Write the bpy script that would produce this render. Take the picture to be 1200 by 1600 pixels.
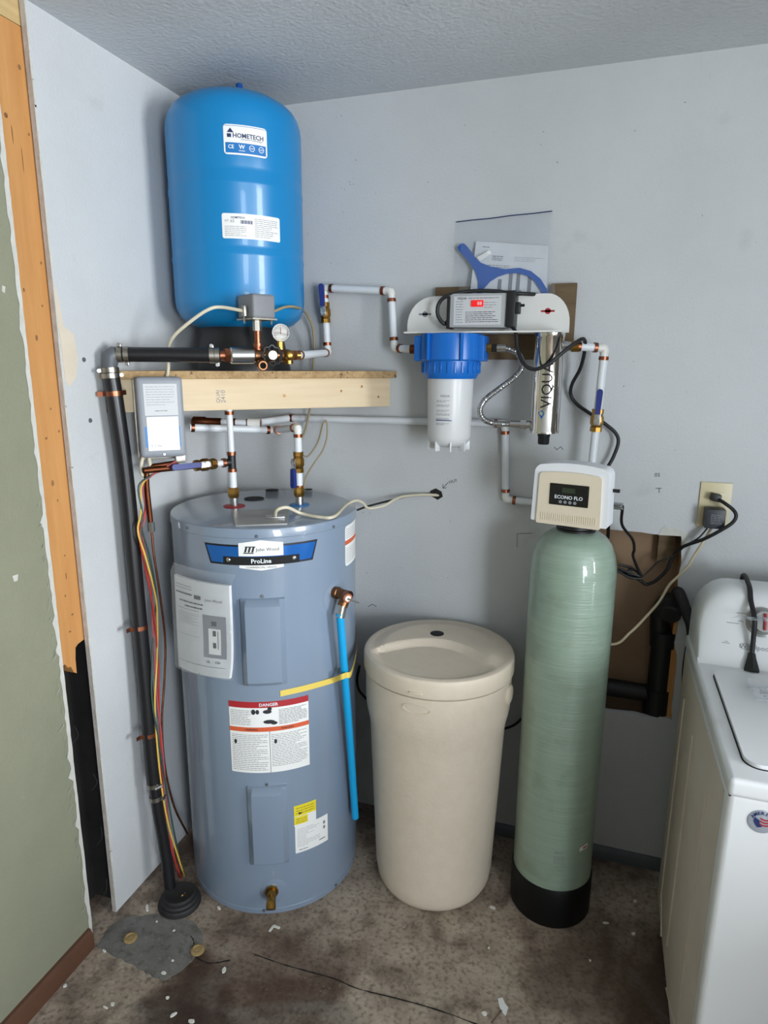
import bpy, bmesh, math, random
from mathutils import Vector, Matrix
random.seed(7)
for o in list(bpy.data.objects): bpy.data.objects.remove(o)
SC = bpy.context.scene
COL = SC.collection
V = Vector
R = math.radians

# ---------------------------------------------------------------- camera
FPX, YAW, PITCH, ROLL = 1020.47, 0.3183, 0.2230, 0.0057
CAM = V((1.2169, -1.9497, 1.5525))
_w = V((-math.sin(YAW)*math.cos(PITCH), math.cos(YAW)*math.cos(PITCH), -math.sin(PITCH)))
_r0 = V((math.cos(YAW), math.sin(YAW), 0)); _u0 = _r0.cross(_w)
CR = _r0*math.cos(ROLL)+_u0*math.sin(ROLL); CU = -_r0*math.sin(ROLL)+_u0*math.cos(ROLL)
cd = bpy.data.cameras.new('camera'); cam = bpy.data.objects.new('camera', cd); COL.objects.link(cam)
cd.sensor_width = 36; cd.lens = FPX/1600*36; cd.clip_start = .02
cam.matrix_world = Matrix(((CR.x, CU.x, -_w.x, CAM.x), (CR.y, CU.y, -_w.y, CAM.y), (CR.z, CU.z, -_w.z, CAM.z), (0, 0, 0, 1)))
SC.camera = cam

# ---------------------------------------------------------------- world, daylight, exposure
def lin(c):
    return tuple(((x/255)/12.92 if x/255 <= .04045 else ((x/255+.055)/1.055)**2.4) for x in c)
wd = bpy.data.worlds.new('overcast_sky'); SC.world = wd; wd.use_nodes = True
bg = wd.node_tree.nodes['Background']; bg.inputs['Color'].default_value = (.80, .90, 1.0, 1); bg.inputs['Strength'].default_value = 1.0
def area(name, loc, rot, sx, sy, power, col):
    l = bpy.data.lights.new(name, 'AREA'); l.shape = 'RECTANGLE'; l.size = sx; l.size_y = sy; l.energy = power; l.color = col
    o = bpy.data.objects.new(name, l); COL.objects.link(o); o.location = loc; o.rotation_euler = rot
    return o
# daylight at the side window (faces -X) and at the open garage door behind the camera (faces +Y)
area('window_daylight', (4.56, -1.95, 1.50), (0, R(91), 0), 1.15, .95, 152, (.93, .97, 1.0))
area('door_daylight', (3.90, -4.36, 1.05), (R(104), 0, 0), 1.1, 1.9, 165, (.84, .92, 1.0))
SC.view_settings.view_transform = 'Standard'; SC.view_settings.look = 'None'
SC.view_settings.exposure = 0.0; SC.view_settings.gamma = 1.0; SC.view_settings.use_curve_mapping = False

# ---------------------------------------------------------------- measuring: pixel of the 1200x1600 photo -> point at a known depth
def ray(x, y): return CR*((x-600)/FPX) - CU*((y-800)/FPX) + _w
def onx(x, y, X): d = ray(x, y); return CAM+d*((X-CAM.x)/d.x)
def ony(x, y, Y): d = ray(x, y); return CAM+d*((Y-CAM.y)/d.y)
def onz(x, y, Z): d = ray(x, y); return CAM+d*((Z-CAM.z)/d.z)
DA = V((0, -.5535, 0)); DT = V((.7316, .6817, 0)); DN = V((.6817, -.7316, 0))     # the diagonal front of the corner shelf
def dg(s, o, z): return DA+DT*s+DN*o+V((0, 0, z))
def ondg(x, y, o): d = ray(x, y); return CAM+d*(((DA-CAM).dot(DN)+o)/d.dot(DN))
def hit(x, y, cx, cy, r):
    d = ray(x, y); ox, oy = CAM.x-cx, CAM.y-cy
    a = d.x*d.x+d.y*d.y; b = 2*(ox*d.x+oy*d.y); c = ox*ox+oy*oy-r*r
    t = (-b-math.sqrt(max(0, b*b-4*a*c)))/(2*a); p = CAM+d*t
    return math.atan2(p.y-cy, p.x-cx), p.z
def hitp(x, y, cx, cy, r):
    th, z = hit(x, y, cx, cy, r); return V((cx+r*math.cos(th), cy+r*math.sin(th), z))

# ---------------------------------------------------------------- materials
MATS = {}
def mat(name, col, rough=.5, metal=0, col2=None, vs=6, vmix=.5, bump=0, bs=150, spec=.5, coat=0, stretch=None, emit=0, alpha=1, detail=4):
    m = bpy.data.materials.new(name); m.use_nodes = True; MATS[name] = m
    nt = m.node_tree; N = nt.nodes; L = nt.links; b = N['Principled BSDF']
    c1 = lin(col)+(1,)
    b.inputs['Base Color'].default_value = c1; b.inputs['Roughness'].default_value = rough; b.inputs['Metallic'].default_value = metal
    b.inputs['Specular IOR Level'].default_value = spec; b.inputs['Coat Weight'].default_value = coat
    if alpha < 1: b.inputs['Alpha'].default_value = alpha
    if emit: b.inputs['Emission Color'].default_value = c1; b.inputs['Emission Strength'].default_value = emit
    tc = N.new('ShaderNodeTexCoord'); mp = N.new('ShaderNodeMapping'); L.new(tc.outputs['Object'], mp.inputs['Vector'])
    if stretch: mp.inputs['Scale'].default_value = stretch
    if col2:
        n = N.new('ShaderNodeTexNoise'); n.inputs['Scale'].default_value = vs; n.inputs['Detail'].default_value = detail; n.inputs['Roughness'].default_value = .6
        L.new(mp.outputs[0], n.inputs['Vector'])
        r = N.new('ShaderNodeValToRGB'); r.color_ramp.elements[0].position = .5-vmix*.5; r.color_ramp.elements[1].position = .5+vmix*.5
        r.color_ramp.elements[0].color = c1; r.color_ramp.elements[1].color = lin(col2)+(1,)
        L.new(n.outputs['Fac'], r.inputs[0]); L.new(r.outputs[0], b.inputs['Base Color'])
    if bump:
        n2 = N.new('ShaderNodeTexNoise'); n2.inputs['Scale'].default_value = bs; n2.inputs['Detail'].default_value = 3
        L.new(mp.outputs[0], n2.inputs['Vector'])
        bp = N.new('ShaderNodeBump'); bp.inputs['Strength'].default_value = bump; bp.inputs['Distance'].default_value = .002
        L.new(n2.outputs['Fac'], bp.inputs['Height']); L.new(bp.outputs[0], b.inputs['Normal'])
    return m
def overlay(m, col, scale, lo, hi, amt=1.0, stretch=None, detail=5, dist=0):
    """lay noise-shaped stains of another colour over a material"""
    nt = m.node_tree; N = nt.nodes; L = nt.links; b = N['Principled BSDF']; inp = b.inputs['Base Color']
    tc = N.new('ShaderNodeTexCoord'); mp = N.new('ShaderNodeMapping'); L.new(tc.outputs['Object'], mp.inputs[0])
    mp.inputs['Location'].default_value = (scale*.37, 1.7, scale*.11)
    if stretch: mp.inputs['Scale'].default_value = stretch
    n = N.new('ShaderNodeTexNoise'); n.inputs['Scale'].default_value = scale; n.inputs['Detail'].default_value = detail; n.inputs['Distortion'].default_value = dist
    L.new(mp.outputs[0], n.inputs['Vector'])
    mr = N.new('ShaderNodeMapRange'); mr.inputs['From Min'].default_value = lo; mr.inputs['From Max'].default_value = hi; mr.inputs['To Max'].default_value = amt
    L.new(n.outputs['Fac'], mr.inputs['Value'])
    mx = N.new('ShaderNodeMix'); mx.data_type = 'RGBA'
    L.new(mr.outputs[0], mx.inputs['Factor']); mx.inputs['B'].default_value = lin(col)+(1,)
    for s in mx.inputs:
        if s.name == 'A' and s.type == 'RGBA': A = s
        if s.name == 'B' and s.type == 'RGBA': B = s
    B.default_value = lin(col)+(1,)
    if inp.is_linked: L.new(inp.links[0].from_socket, A)
    else: A.default_value = inp.default_value
    out = [s for s in mx.outputs if s.type == 'RGBA'][0]
    L.new(out, inp)
    return m
M = MATS
overlay(overlay(mat('white_wall', (200, 203, 205), .62, col2=(188, 190, 191), vs=3, vmix=.7, bump=.45, bs=140, spec=.3, detail=9), (150, 150, 148), 7, .66, .80, .35), (105, 100, 95), 60, .74, .80, .6)
overlay(mat('ceiling_paint', (214, 218, 221), .75, col2=(196, 200, 202), vs=2.5, vmix=.7, bump=.9, bs=90, detail=9, spec=.2), (120, 120, 120), 9, .70, .82, .5)
overlay(mat('olive_wall', (140, 141, 120), .7, col2=(130, 131, 112), vs=4, bump=.5, bs=160, spec=.25), (178, 178, 166), 22, .74, .84, .5)
f = mat('concrete', (146, 131, 115), .8, col2=(188, 173, 157), vs=9, vmix=.5, bump=1.0, bs=90, spec=.25, detail=12)
overlay(f, (74, 52, 42), 2.6, .50, .62, .85, dist=.6, detail=10); overlay(f, (132, 126, 118), 4.0, .56, .68, .6, dist=.8, detail=10); overlay(f, (56, 45, 38), 10, .52, .72, .65, dist=.4, detail=12); overlay(f, (70, 55, 46), 85, .48, .70, .55, detail=8); overlay(f, (184, 175, 162), 130, .66, .74, .7, detail=5)
def spill(m, col, c, rad, amt):
    nt = m.node_tree; N = nt.nodes; L = nt.links; inp = N['Principled BSDF'].inputs['Base Color']
    tc = N.new('ShaderNodeTexCoord'); nz = N.new('ShaderNodeTexNoise'); nz.inputs['Scale'].default_value = 5; nz.inputs['Detail'].default_value = 10; L.new(tc.outputs['Object'], nz.inputs['Vector'])
    vd = N.new('ShaderNodeVectorMath'); vd.operation = 'DISTANCE'; L.new(tc.outputs['Object'], vd.inputs[0]); vd.inputs[1].default_value = c
    ma = N.new('ShaderNodeMath'); ma.operation = 'MULTIPLY_ADD'; L.new(nz.outputs['Fac'], ma.inputs[0]); ma.inputs[1].default_value = .75; L.new(vd.outputs['Value'], ma.inputs[2])
    mr = N.new('ShaderNodeMapRange'); mr.inputs['From Min'].default_value = rad+.43; mr.inputs['From Max'].default_value = rad+.30; mr.inputs['To Max'].default_value = amt; L.new(ma.outputs[0], mr.inputs['Value'])
    mx = N.new('ShaderNodeMix'); mx.data_type = 'RGBA'; L.new(mr.outputs[0], mx.inputs['Factor'])
    A = [s for s in mx.inputs if s.name == 'A' and s.type == 'RGBA'][0]; B = [s for s in mx.inputs if s.name == 'B' and s.type == 'RGBA'][0]; B.default_value = lin(col)+(1,)
    L.new(inp.links[0].from_socket, A); L.new([s for s in mx.outputs if s.type == 'RGBA'][0], inp)
spill(f, (58, 42, 35), (.42, -1.02, 0), .22, .8); spill(f, (70, 52, 43), (.30, -.80, 0), .05, .7); spill(f, (76, 62, 54), (1.35, -.45, 0), .18, .6)
overlay(overlay(mat('cement_patch', (132, 130, 126), .9, col2=(104, 101, 96), vs=14, bump=.8, bs=90, detail=10), (84, 78, 70), 40, .5, .7, .7, detail=8), (176, 172, 166), 120, .64, .72, .6)
mat('room_wall', (158, 154, 148), .7)
mat('crack', (26, 22, 20), .9)
mat('gypsum', (196, 190, 184), .9, col2=(170, 160, 152), vs=40, bump=.6)
mat('torn_paper', (205, 204, 198), .9, col2=(188, 186, 178), vs=30)
mat('spackle', (216, 204, 186), .7, col2=(205, 192, 172), vs=12)
overlay(mat('stud_wood', (206, 152, 92), .65, col2=(184, 126, 68), vs=5, vmix=.7, bump=.3, stretch=(9, 9, .7)), (110, 66, 34), 9, .72, .80, .8)
overlay(mat('plate_wood', (205, 180, 130), .7, col2=(180, 150, 100), vs=5, stretch=(9, .8, 9)), (120, 96, 60), 20, .62, .74, .6)
overlay(mat('pine', (228, 208, 176), .6, col2=(214, 190, 152), vs=4, vmix=.6, bump=.2, stretch=(1.2, 1.2, 16)), (150, 112, 70), 7, .72, .80, .7)
overlay(mat('end_grain', (150, 108, 68), .8, col2=(120, 82, 50), vs=30), (80, 52, 30), 40, .6, .7, .6)
overlay(mat('chipboard', (196, 166, 122), .8, col2=(150, 118, 78), vs=70, vmix=.5, bump=.8, bs=200), (70, 52, 34), 90, .62, .70, .8)
mat('backing_wood', (116, 96, 70), .8, col2=(92, 74, 52), vs=12, stretch=(1, 1, 6))
mat('brown_fibreboard', (150, 124, 98), .85, col2=(128, 102, 78), vs=5, bump=.3)
mat('brown_baseboard', (96, 64, 46), .55, col2=(76, 48, 34), vs=6)
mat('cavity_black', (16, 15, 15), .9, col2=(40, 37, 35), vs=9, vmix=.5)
mat('tank_blue', (4, 124, 184), .34, spec=.5, coat=.15)
mat('cap_blue', (14, 74, 150), .45)
mat('filter_blue', (10, 100, 186), .3)
mat('tube_blue', (12, 156, 214), .4)
mat('wrench_blue', (12, 84, 170), .4)
mat('valve_blue', (26, 44, 118), .4)
mat('label_white', (232, 232, 230), .45)
mat('label_grey', (196, 198, 200), .5)
mat('paper', (222, 224, 226), .7, col2=(208, 210, 213), vs=20)
mat('ink', (38, 40, 46), .6)
mat('ink_grey', (128, 130, 136), .6)
mat('ink_blue', (24, 40, 92), .5)
mat('ink_red', (166, 36, 44), .5)
mat('ink_orange', (208, 92, 54), .5)
mat('print_blue', (12, 112, 182), .4)
mat('print_white', (225, 230, 235), .5)
mat('badge_blue', (20, 94, 172), .25, metal=.3, coat=.3)
mat('badge_dark', (18, 20, 34), .35)
mat('yellow', (228, 208, 40), .5)
mat('tape_yellow', (222, 196, 92), .5)
mat('heater_grey', (127, 142, 160), .28, col2=(122, 137, 156), vs=2, coat=.7, bump=.04, bs=40)
mat('heater_top', (128, 134, 141), .22, col2=(116, 122, 129), vs=10, coat=.3)
mat('plate_metal', (158, 158, 156), .3, metal=.4, col2=(140, 140, 138), vs=12)
mat('dark_hole', (14, 14, 15), .8)
mat('brass', (176, 138, 72), .3, metal=1, col2=(150, 112, 56), vs=30)
mat('bronze', (150, 108, 76), .35, metal=1, col2=(104, 70, 46), vs=30)
mat('copper', (172, 112, 86), .36, metal=1, col2=(128, 74, 54), vs=60)
mat('copper_dark', (122, 72, 48), .45, metal=1, col2=(88, 52, 36), vs=20)
mat('steel', (190, 190, 190), .25, metal=1)
mat('chrome', (215, 212, 208), .12, metal=1)
mat('galvanised', (170, 166, 156), .35, metal=1, col2=(140, 134, 124), vs=40)
mat('pex', (216, 220, 224), .38, spec=.5)
mat('pex_fitting', (222, 220, 214), .4)
mat('black_poly', (22, 22, 25), .35)
mat('black_plastic', (18, 18, 20), .45)
mat('abs_black', (20, 19, 19), .55)
mat('rubber', (24, 23, 24), .7, col2=(44, 42, 42), vs=20)
mat('grey_plastic', (88, 92, 98), .45)
mat('adapter_dark', (44, 47, 54), .45)
mat('sticker_silver', (150, 156, 166), .4)
mat('switch_grey', (122, 124, 128), .5, bump=.3, bs=300)
mat('box_grey', (142, 147, 154), .45, col2=(134, 139, 147), vs=8)
mat('cable_white', (206, 198, 176), .5)
mat('cable_cream', (204, 192, 160), .5)
mat('cable_tan', (150, 136, 104), .6)
mat('cable_brown', (92, 72, 56), .6)
mat('wire_red', (176, 52, 44), .45)
mat('wire_yellow', (218, 178, 78), .45)
mat('wire_green', (50, 74, 66), .5)
mat('wire_black', (24, 24, 26), .5)
mat('wire_pink', (170, 84, 90), .5)
overlay(mat('brine_beige', (216, 203, 185), .55, col2=(210, 196, 177), vs=30, bump=.35, bs=110), (150, 142, 124), 4, .66, .8, .25)
g = mat('fibreglass', (150, 170, 154), .36, col2=(138, 158, 142), vs=3, bump=.5, bs=9, stretch=(1, 1, 26), coat=.6)
overlay(g, (116, 130, 112), 14, .55, .72, .45)
mat('boot_black', (13, 13, 15), .5, spec=.3)
mat('head_white', (224, 226, 230), .4)
mat('head_cream', (216, 204, 182), .5)
mat('screen_black', (14, 14, 18), .2)
mat('lcd', (44, 52, 40), .2)
mat('housing_white', (206, 207, 208), .32)
mat('bracket_white', (224, 223, 219), .4)
mat('ballast_grey', (164, 166, 168), .4)
mat('display_red', (214, 26, 30), .3, emit=.6)
mat('plate_ivory', (206, 194, 158), .4)
overlay(mat('washer_white', (222, 224, 226), .28, coat=.2), (176, 170, 160), 5, .62, .78, .35)
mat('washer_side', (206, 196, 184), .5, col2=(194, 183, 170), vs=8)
mat('gauge_face', (240, 240, 236), .35)
mat('hair', (70, 66, 62), .8)
mat('chip_white', (224, 222, 214), .7)
mat('cork_tan', (176, 152, 104), .8, col2=(140, 116, 74), vs=90)
def clear(name, tint, fac, rough=.15):
    m = bpy.data.materials.new(name); m.use_nodes = True; MATS[name] = m
    N = m.node_tree.nodes; L = m.node_tree.links; N.remove(N['Principled BSDF'])
    t = N.new('ShaderNodeBsdfTransparent'); t.inputs[0].default_value = (.95, .96, .97, 1)
    p = N.new('ShaderNodeBsdfPrincipled'); p.inputs['Base Color'].default_value = lin(tint)+(1,); p.inputs['Roughness'].default_value = rough
    lw = N.new('ShaderNodeLayerWeight'); lw.inputs[0].default_value = .35
    mr = N.new('ShaderNodeMapRange'); mr.inputs['To Min'].default_value = fac; mr.inputs['To Max'].default_value = min(1, fac+.5); L.new(lw.outputs['Facing'], mr.inputs['Value'])
    mx = N.new('ShaderNodeMixShader'); L.new(mr.outputs[0], mx.inputs[0]); L.new(t.outputs[0], mx.inputs[1]); L.new(p.outputs[0], mx.inputs[2])
    L.new(mx.outputs[0], N['Material Output'].inputs[0])
clear('clear_plastic', (215, 220, 226), .07, .1)
clear('window_glass', (220, 228, 232), .04, .03)

# ---------------------------------------------------------------- mesh building
ORG = {}
class MB:
    def __init__(s): s.v = []; s.f = []; s.mi = []; s.m = 0
    def add(s, vs, fs):
        b = len(s.v); s.v += [V(p) for p in vs]; s.f += [tuple(i+b for i in f) for f in fs]; s.mi += [s.m]*len(fs); return s
    def box(s, c, size, rot=None, bev=0, seg=2):
        bm = bmesh.new(); bmesh.ops.create_cube(bm, size=1)
        for v in bm.verts: v.co = V((v.co.x*size[0], v.co.y*size[1], v.co.z*size[2]))
        if bev: bmesh.ops.bevel(bm, geom=list(bm.edges), offset=bev, segments=seg, affect='EDGES', profile=.6)
        c = V(c); bm.verts.index_update()
        s.add([(rot @ v.co if rot else v.co)+c for v in bm.verts], [[v.index for v in f.verts] for f in bm.faces]); bm.free(); return s
    def tube(s, pts, r, n=12, cap=True):
        pts = [V(p) for p in pts]; k = len(pts); rs = r if isinstance(r, (list, tuple)) else [r]*k
        T = [(pts[min(i+1, k-1)]-pts[max(i-1, 0)]).normalized() for i in range(k)]
        a = V((0, 0, 1)) if abs(T[0].z) < .9 else V((1, 0, 0))
        u = T[0].cross(a).normalized(); vs = []; fs = []
        for i in range(k):
            u = (u-T[i]*u.dot(T[i])).normalized(); w = T[i].cross(u)
            for j in range(n):
                t = 2*math.pi*j/n; vs.append(pts[i]+(u*math.cos(t)+w*math.sin(t))*rs[i])
        for i in range(k-1):
            for j in range(n): fs.append((i*n+j, i*n+(j+1) % n, (i+1)*n+(j+1) % n, (i+1)*n+j))
        if cap: fs.append(tuple(range(n-1, -1, -1))); fs.append(tuple((k-1)*n+j for j in range(n)))
        return s.add(vs, fs)
    def lathe(s, prof, c=(0, 0, 0), rot=None, n=48, a0=0, a1=2*math.pi):
        c = V(c); full = abs(a1-a0-2*math.pi) < 1e-6; k = n if full else n+1; vs = []; fs = []
        for r, z in prof:
            for j in range(k):
                t = a0+(a1-a0)*j/n; p = V((r*math.cos(t), r*math.sin(t), z)); vs.append((rot @ p if rot else p)+c)
        for i in range(len(prof)-1):
            for j in range(n):
                q = (j+1) % k
                fs.append((i*k+j, i*k+q, (i+1)*k+q, (i+1)*k+j))
        if full:
            if prof[0][0] > 1e-6: fs.append(tuple(range(k-1, -1, -1)))
            if prof[-1][0] > 1e-6: fs.append(tuple((len(prof)-1)*k+j for j in range(k)))
        return s.add(vs, fs)
    def prism(s, poly, fr, d0, d1):
        """poly in (x,y) mapped by fr(x,y,h); extruded from h=d0 to h=d1"""
        n = len(poly)
        vs = [fr(x, y, d0) for x, y in poly]+[fr(x, y, d1) for x, y in poly]
        fs = [tuple(range(n-1, -1, -1)), tuple(range(n, 2*n))]+[(i, (i+1) % n, n+(i+1) % n, n+i) for i in range(n)]
        return s.add(vs, fs)
    def grid(s, fn, nu, nv):
        vs = [fn(i/nu, j/nv) for j in range(nv+1) for i in range(nu+1)]
        fs = [(j*(nu+1)+i, j*(nu+1)+i+1, (j+1)*(nu+1)+i+1, (j+1)*(nu+1)+i) for j in range(nv) for i in range(nu)]
        return s.add(vs, fs)
    def build(s, name, m, parent=None, origin=None, ang=38):
        me = bpy.data.meshes.new(name); o = bpy.data.objects.new(name, me); COL.objects.link(o)
        org = ORG[parent.name] if parent else V(origin or (0, 0, 0))
        me.from_pydata([p-org for p in s.v], [], s.f)
        for x in (m if isinstance(m, (list, tuple)) else [m]): me.materials.append(MATS[x])
        me.polygons.foreach_set('material_index', s.mi)
        bm = bmesh.new(); bm.from_mesh(me)
        bmesh.ops.remove_doubles(bm, verts=bm.verts, dist=1e-6); bmesh.ops.recalc_face_normals(bm, faces=bm.faces) if len(bm.faces) > 1 else None
        bm.to_mesh(me); bm.free()
        me.polygons.foreach_set('use_smooth', [True]*len(me.polygons)); me.set_sharp_from_angle(angle=R(ang)); me.update()
        ORG[o.name] = org
        if name in ('lettering', 'sticker_print', 'buttons', 'pencil_marks', 'nail_marks', 'grip_ribs', 'paper_edge', 'gauge_marks', 'picture_detail', 'cobweb', 'fray'): o['kind'] = 'stuff'
        if parent: o.parent = parent
        else: o.location = org
        return o
def tag(o, label=None, cat=None, group=None, kind=None):
    if label: o['label'] = label
    if cat: o['category'] = cat
    if group: o['group'] = group
    if kind: o['kind'] = kind
    return o
def thing(name, label, cat, loc, group=None):
    o = bpy.data.objects.new(name, None); COL.objects.link(o); o.location = loc; o.empty_display_size = .05; ORG[o.name] = V(loc)
    return tag(o, label, cat, group)
def struct(o): o['kind'] = 'structure'; return o
def cat(pts, n=8):
    """Catmull-Rom through the points"""
    p = [V(q) for q in pts]; p = [p[0]*2-p[1]]+p+[p[-1]*2-p[-2]]; out = []
    for i in range(1, len(p)-2):
        for k in range(n):
            t = k/n; a, b, c, d = p[i-1], p[i], p[i+1], p[i+2]
            out.append(.5*((2*b)+(c-a)*t+(2*a-5*b+4*c-d)*t*t+(3*b-a-3*c+d)*t**3))
    return out+[p[-2]]
def frame(o, u, v):
    o = V(o); u = V(u).normalized(); v = V(v).normalized(); n = u.cross(v).normalized()
    return lambda x, y, h=0: o+u*x+v*y+n*h
def basis(z, x=None):
    z = V(z).normalized(); x = V(x) if x else (V((1, 0, 0)) if abs(z.x) < .9 else V((0, 1, 0)))
    x = (x-z*x.dot(z)).normalized(); y = z.cross(x)
    return Matrix((x, y, z)).transposed()
def cmap(cx, cy, r, th, z): return lambda x, y, h=0: V((cx+(r+h)*math.cos(th+x/r), cy+(r+h)*math.sin(th+x/r), z+y))
_tc = {}
def text2d(t, size=1.0, bold=0):
    k = (t, bold)
    if k not in _tc:
        cu = bpy.data.curves.new('t', 'FONT'); cu.body = t; cu.size = 1; cu.resolution_u = 2; cu.align_x = 'CENTER'; cu.align_y = 'CENTER'; cu.offset = bold
        ob = bpy.data.objects.new('t', cu); COL.objects.link(ob); bpy.context.view_layer.update()
        me = bpy.data.meshes.new_from_object(ob.evaluated_get(bpy.context.evaluated_depsgraph_get()))
        _tc[k] = ([(v.co.x, v.co.y) for v in me.vertices], [tuple(p.vertices) for p in me.polygons])
        bpy.data.objects.remove(ob); bpy.data.curves.remove(cu); bpy.data.meshes.remove(me)
    vs, fs = _tc[k]
    return [(x*size, y*size) for x, y in vs], fs
def finer(vs, fs, lim):
    """split triangles until every edge is short, so that lettering follows a tight curve"""
    vs = list(vs); todo = []; out = []
    for f in fs:
        for i in range(1, len(f)-1): todo.append((f[0], f[i], f[i+1]))
    while todo:
        a, b, c = todo.pop(); e = sorted(((math.dist(vs[p], vs[q]), p, q, r) for p, q, r in ((a, b, c), (b, c, a), (c, a, b))), reverse=True)[0]
        if e[0] <= lim: out.append((a, b, c)); continue
        _, p, q, r = e; vs.append(((vs[p][0]+vs[q][0])/2, (vs[p][1]+vs[q][1])/2)); m = len(vs)-1; todo += [(p, m, r), (m, q, r)]
    return vs, out
def put_text(mb, t, mp, x, y, w, size=None, bold=0, h=.0009, rot=0, sy=1, lim=None):
    """text of total width w (or cap size) centred at x,y on the map"""
    vs, fs = text2d(t, 1, bold)
    if not vs: return
    if lim: vs, fs = finer(vs, fs, lim)
    x0 = min(p[0] for p in vs); x1 = max(p[0] for p in vs); y0 = min(p[1] for p in vs); y1 = max(p[1] for p in vs)
    k = size if size else w/(x1-x0); mx, my = (x0+x1)/2, (y0+y1)/2; c, s_ = math.cos(rot), math.sin(rot)
    q = []
    for a, b in vs:
        a = (a-mx)*k; b = (b-my)*k*sy; q.append(mp(x+a*c-b*s_, y+a*s_+b*c, h))
    mb.add(q, fs)
def bar(mb, mp, x0, x1, y0, y1, h=.0009, step=.012):
    n = max(1, int(abs(x1-x0)/step+.5))
    mb.grid(lambda u, v: mp(x0+(x1-x0)*u, y0+(y1-y0)*v, h), n, 1)
def para(mb, mp, x0, x1, ytop, ybot, n, th=.0011, h=.0009, ragged=.35, seed=1):
    rr = random.Random(seed)
    for i in range(n):
        y = ytop+(ybot-ytop)*(i+.5)/n; x = x0
        e = x1-(x1-x0)*ragged*rr.random()*(1 if rr.random() < .45 else .1)
        while x < e-.001:
            l = rr.uniform(.004, .014); bar(mb, mp, x, min(e, x+l), y-th/2, y+th/2, h); x += l+.0016
def patch(name, mp, w, hgt, m, parent, h=.0005, nx=10, rad=0, ny=1):
    mb = MB()
    if rad:
        pl = []
        for cx, cy, a in ((w/2-rad, hgt/2-rad, 0), (-w/2+rad, hgt/2-rad, 90), (-w/2+rad, -hgt/2+rad, 180), (w/2-rad, -hgt/2+rad, 270)):
            for k in range(5): t = R(a+22.5*k); pl.append((cx+rad*math.cos(t), cy+rad*math.sin(t)))
        # columns so that the patch follows a curved surface
        xs = sorted(set([round(p[0], 6) for p in pl]+[(-w/2+rad)+(w-2*rad)*i/nx for i in range(nx+1)]))
        def yy(x):
            d = abs(x)-(w/2-rad); return hgt/2 if d <= 0 else hgt/2-rad+math.sqrt(max(0, rad*rad-d*d))
        vs = []
        for x in xs: vs += [mp(x, -yy(x), h), mp(x, yy(x), h)]
        mb.add(vs, [(2*i, 2*i+2, 2*i+3, 2*i+1) for i in range(len(xs)-1)])
    else: mb.grid(lambda u, v: mp((u-.5)*w, (v-.5)*hgt, h), nx, ny)
    return mb.build(name, m, parent)
def rod(a, b, r, n=12): return MB().tube([a, b], r, n)

# ================================================================ THE SETTING
H = 2.2976; XR = 4.6; YF = -4.4
PE = -.692; OE = -.785            # cut edges of the white and the olive drywall on the left wall
fl = struct(MB().box((XR/2, YF/2, -.04), (XR+.5, -YF+.5, .08)).build('floor', 'concrete'))
tag(fl, 'stained brown and grey concrete floor')
mb = MB(); pts = []
for x, y in [(150, 1478), (185, 1440), (240, 1428), (300, 1440), (316, 1470), (300, 1500), (262, 1530), (230, 1522), (190, 1500)]: p = onz(x, y, 0); pts.append(V((p.x, p.y, 0)))
pts = [(p.x+random.uniform(-.004, .004), p.y+random.uniform(-.004, .004)) for p in cat(pts+pts[:1], 6)[:-1]]
mb.prism(pts, lambda x, y, h: V((x, y, h)), 0, .0012); mb.build('cement_patch', 'cement_patch', fl)
def ribbon(px, wd, name, m, parent, z=.0012):
    c = cat([onz(x, y, z) for x, y in px], 6); mb = MB(); vs = []
    rr = random.Random(3)
    for i, p in enumerate(c):
        t = (c[min(i+1, len(c)-1)]-c[max(i-1, 0)]).normalized(); n = V((-t.y, t.x, 0)); w = wd*rr.uniform(.4, 1.3)
        vs += [p-n*w, p+n*w]
    mb.add(vs, [(2*i, 2*i+1, 2*i+3, 2*i+2) for i in range(len(c)-1)]); return mb.build(name, m, parent)
ribbon([(395, 1490), (440, 1506), (490, 1520), (525, 1530), (560, 1545), (620, 1560), (690, 1580), (770, 1610)], .0016, 'crack', 'crack', fl)
ribbon([(298, 1462), (303, 1472), (300, 1484), (310, 1498), (330, 1505), (360, 1500)], .0018, 'crack', 'crack', fl)
ce = struct(MB().box((XR/2, YF/2, H+.05), (XR+.5, -YF+.5, .1)).build('ceiling', 'ceiling_paint'))

# back wall with the hole hacked into it behind the softener
HL, HT, HB = 1.13, 1.0868, .508
rr = random.Random(11)
def jag(a, b, n, amp):
    a = V(a); b = V(b); t = (b-a); nn = V((-t.y, t.x)).normalized(); o = []
    for i in range(1, n): p = a+t*(i/n)+nn*rr.uniform(-amp, amp); o.append((p.x, p.y))
    return o
ttop = [(HL, HT+.004)]+jag((HL, HT+.004), (1.456, 1.0843), 9, .003)+[(1.456, 1.0843)]
tright = jag((1.456, 1.0843), (1.485, .519), 14, .005)+[(1.485, .519)]
tbot = jag((1.485, .519), (HL, HB), 10, .006)+[(HL, HB)]
wb = lambda x, z, h: V((x, h, z))
mb = MB()
mb.prism([(-.15, 0), (HL, 0), (HL, H), (-.15, H)], wb, 0, .014)
mb.prism(ttop+[(1.456, H), (HL, H)], wb, 0, .014)
mb.prism([ttop[-1]]+tright+[(1.485, 0), (XR+.1, 0), (XR+.1, H), (1.456, H)], wb, 0, .014)
mb.prism([tright[-1]]+tbot+[(HL, 0), (1.485, 0)], wb, 0, .014)
wall_back = struct(mb.build('wall_back', 'white_wall'))
cv = MB()
cv.box((1.34, .085, .78), (.74, .012, .84)); cv.build('cavity_panel', 'brown_fibreboard', wall_back)
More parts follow.
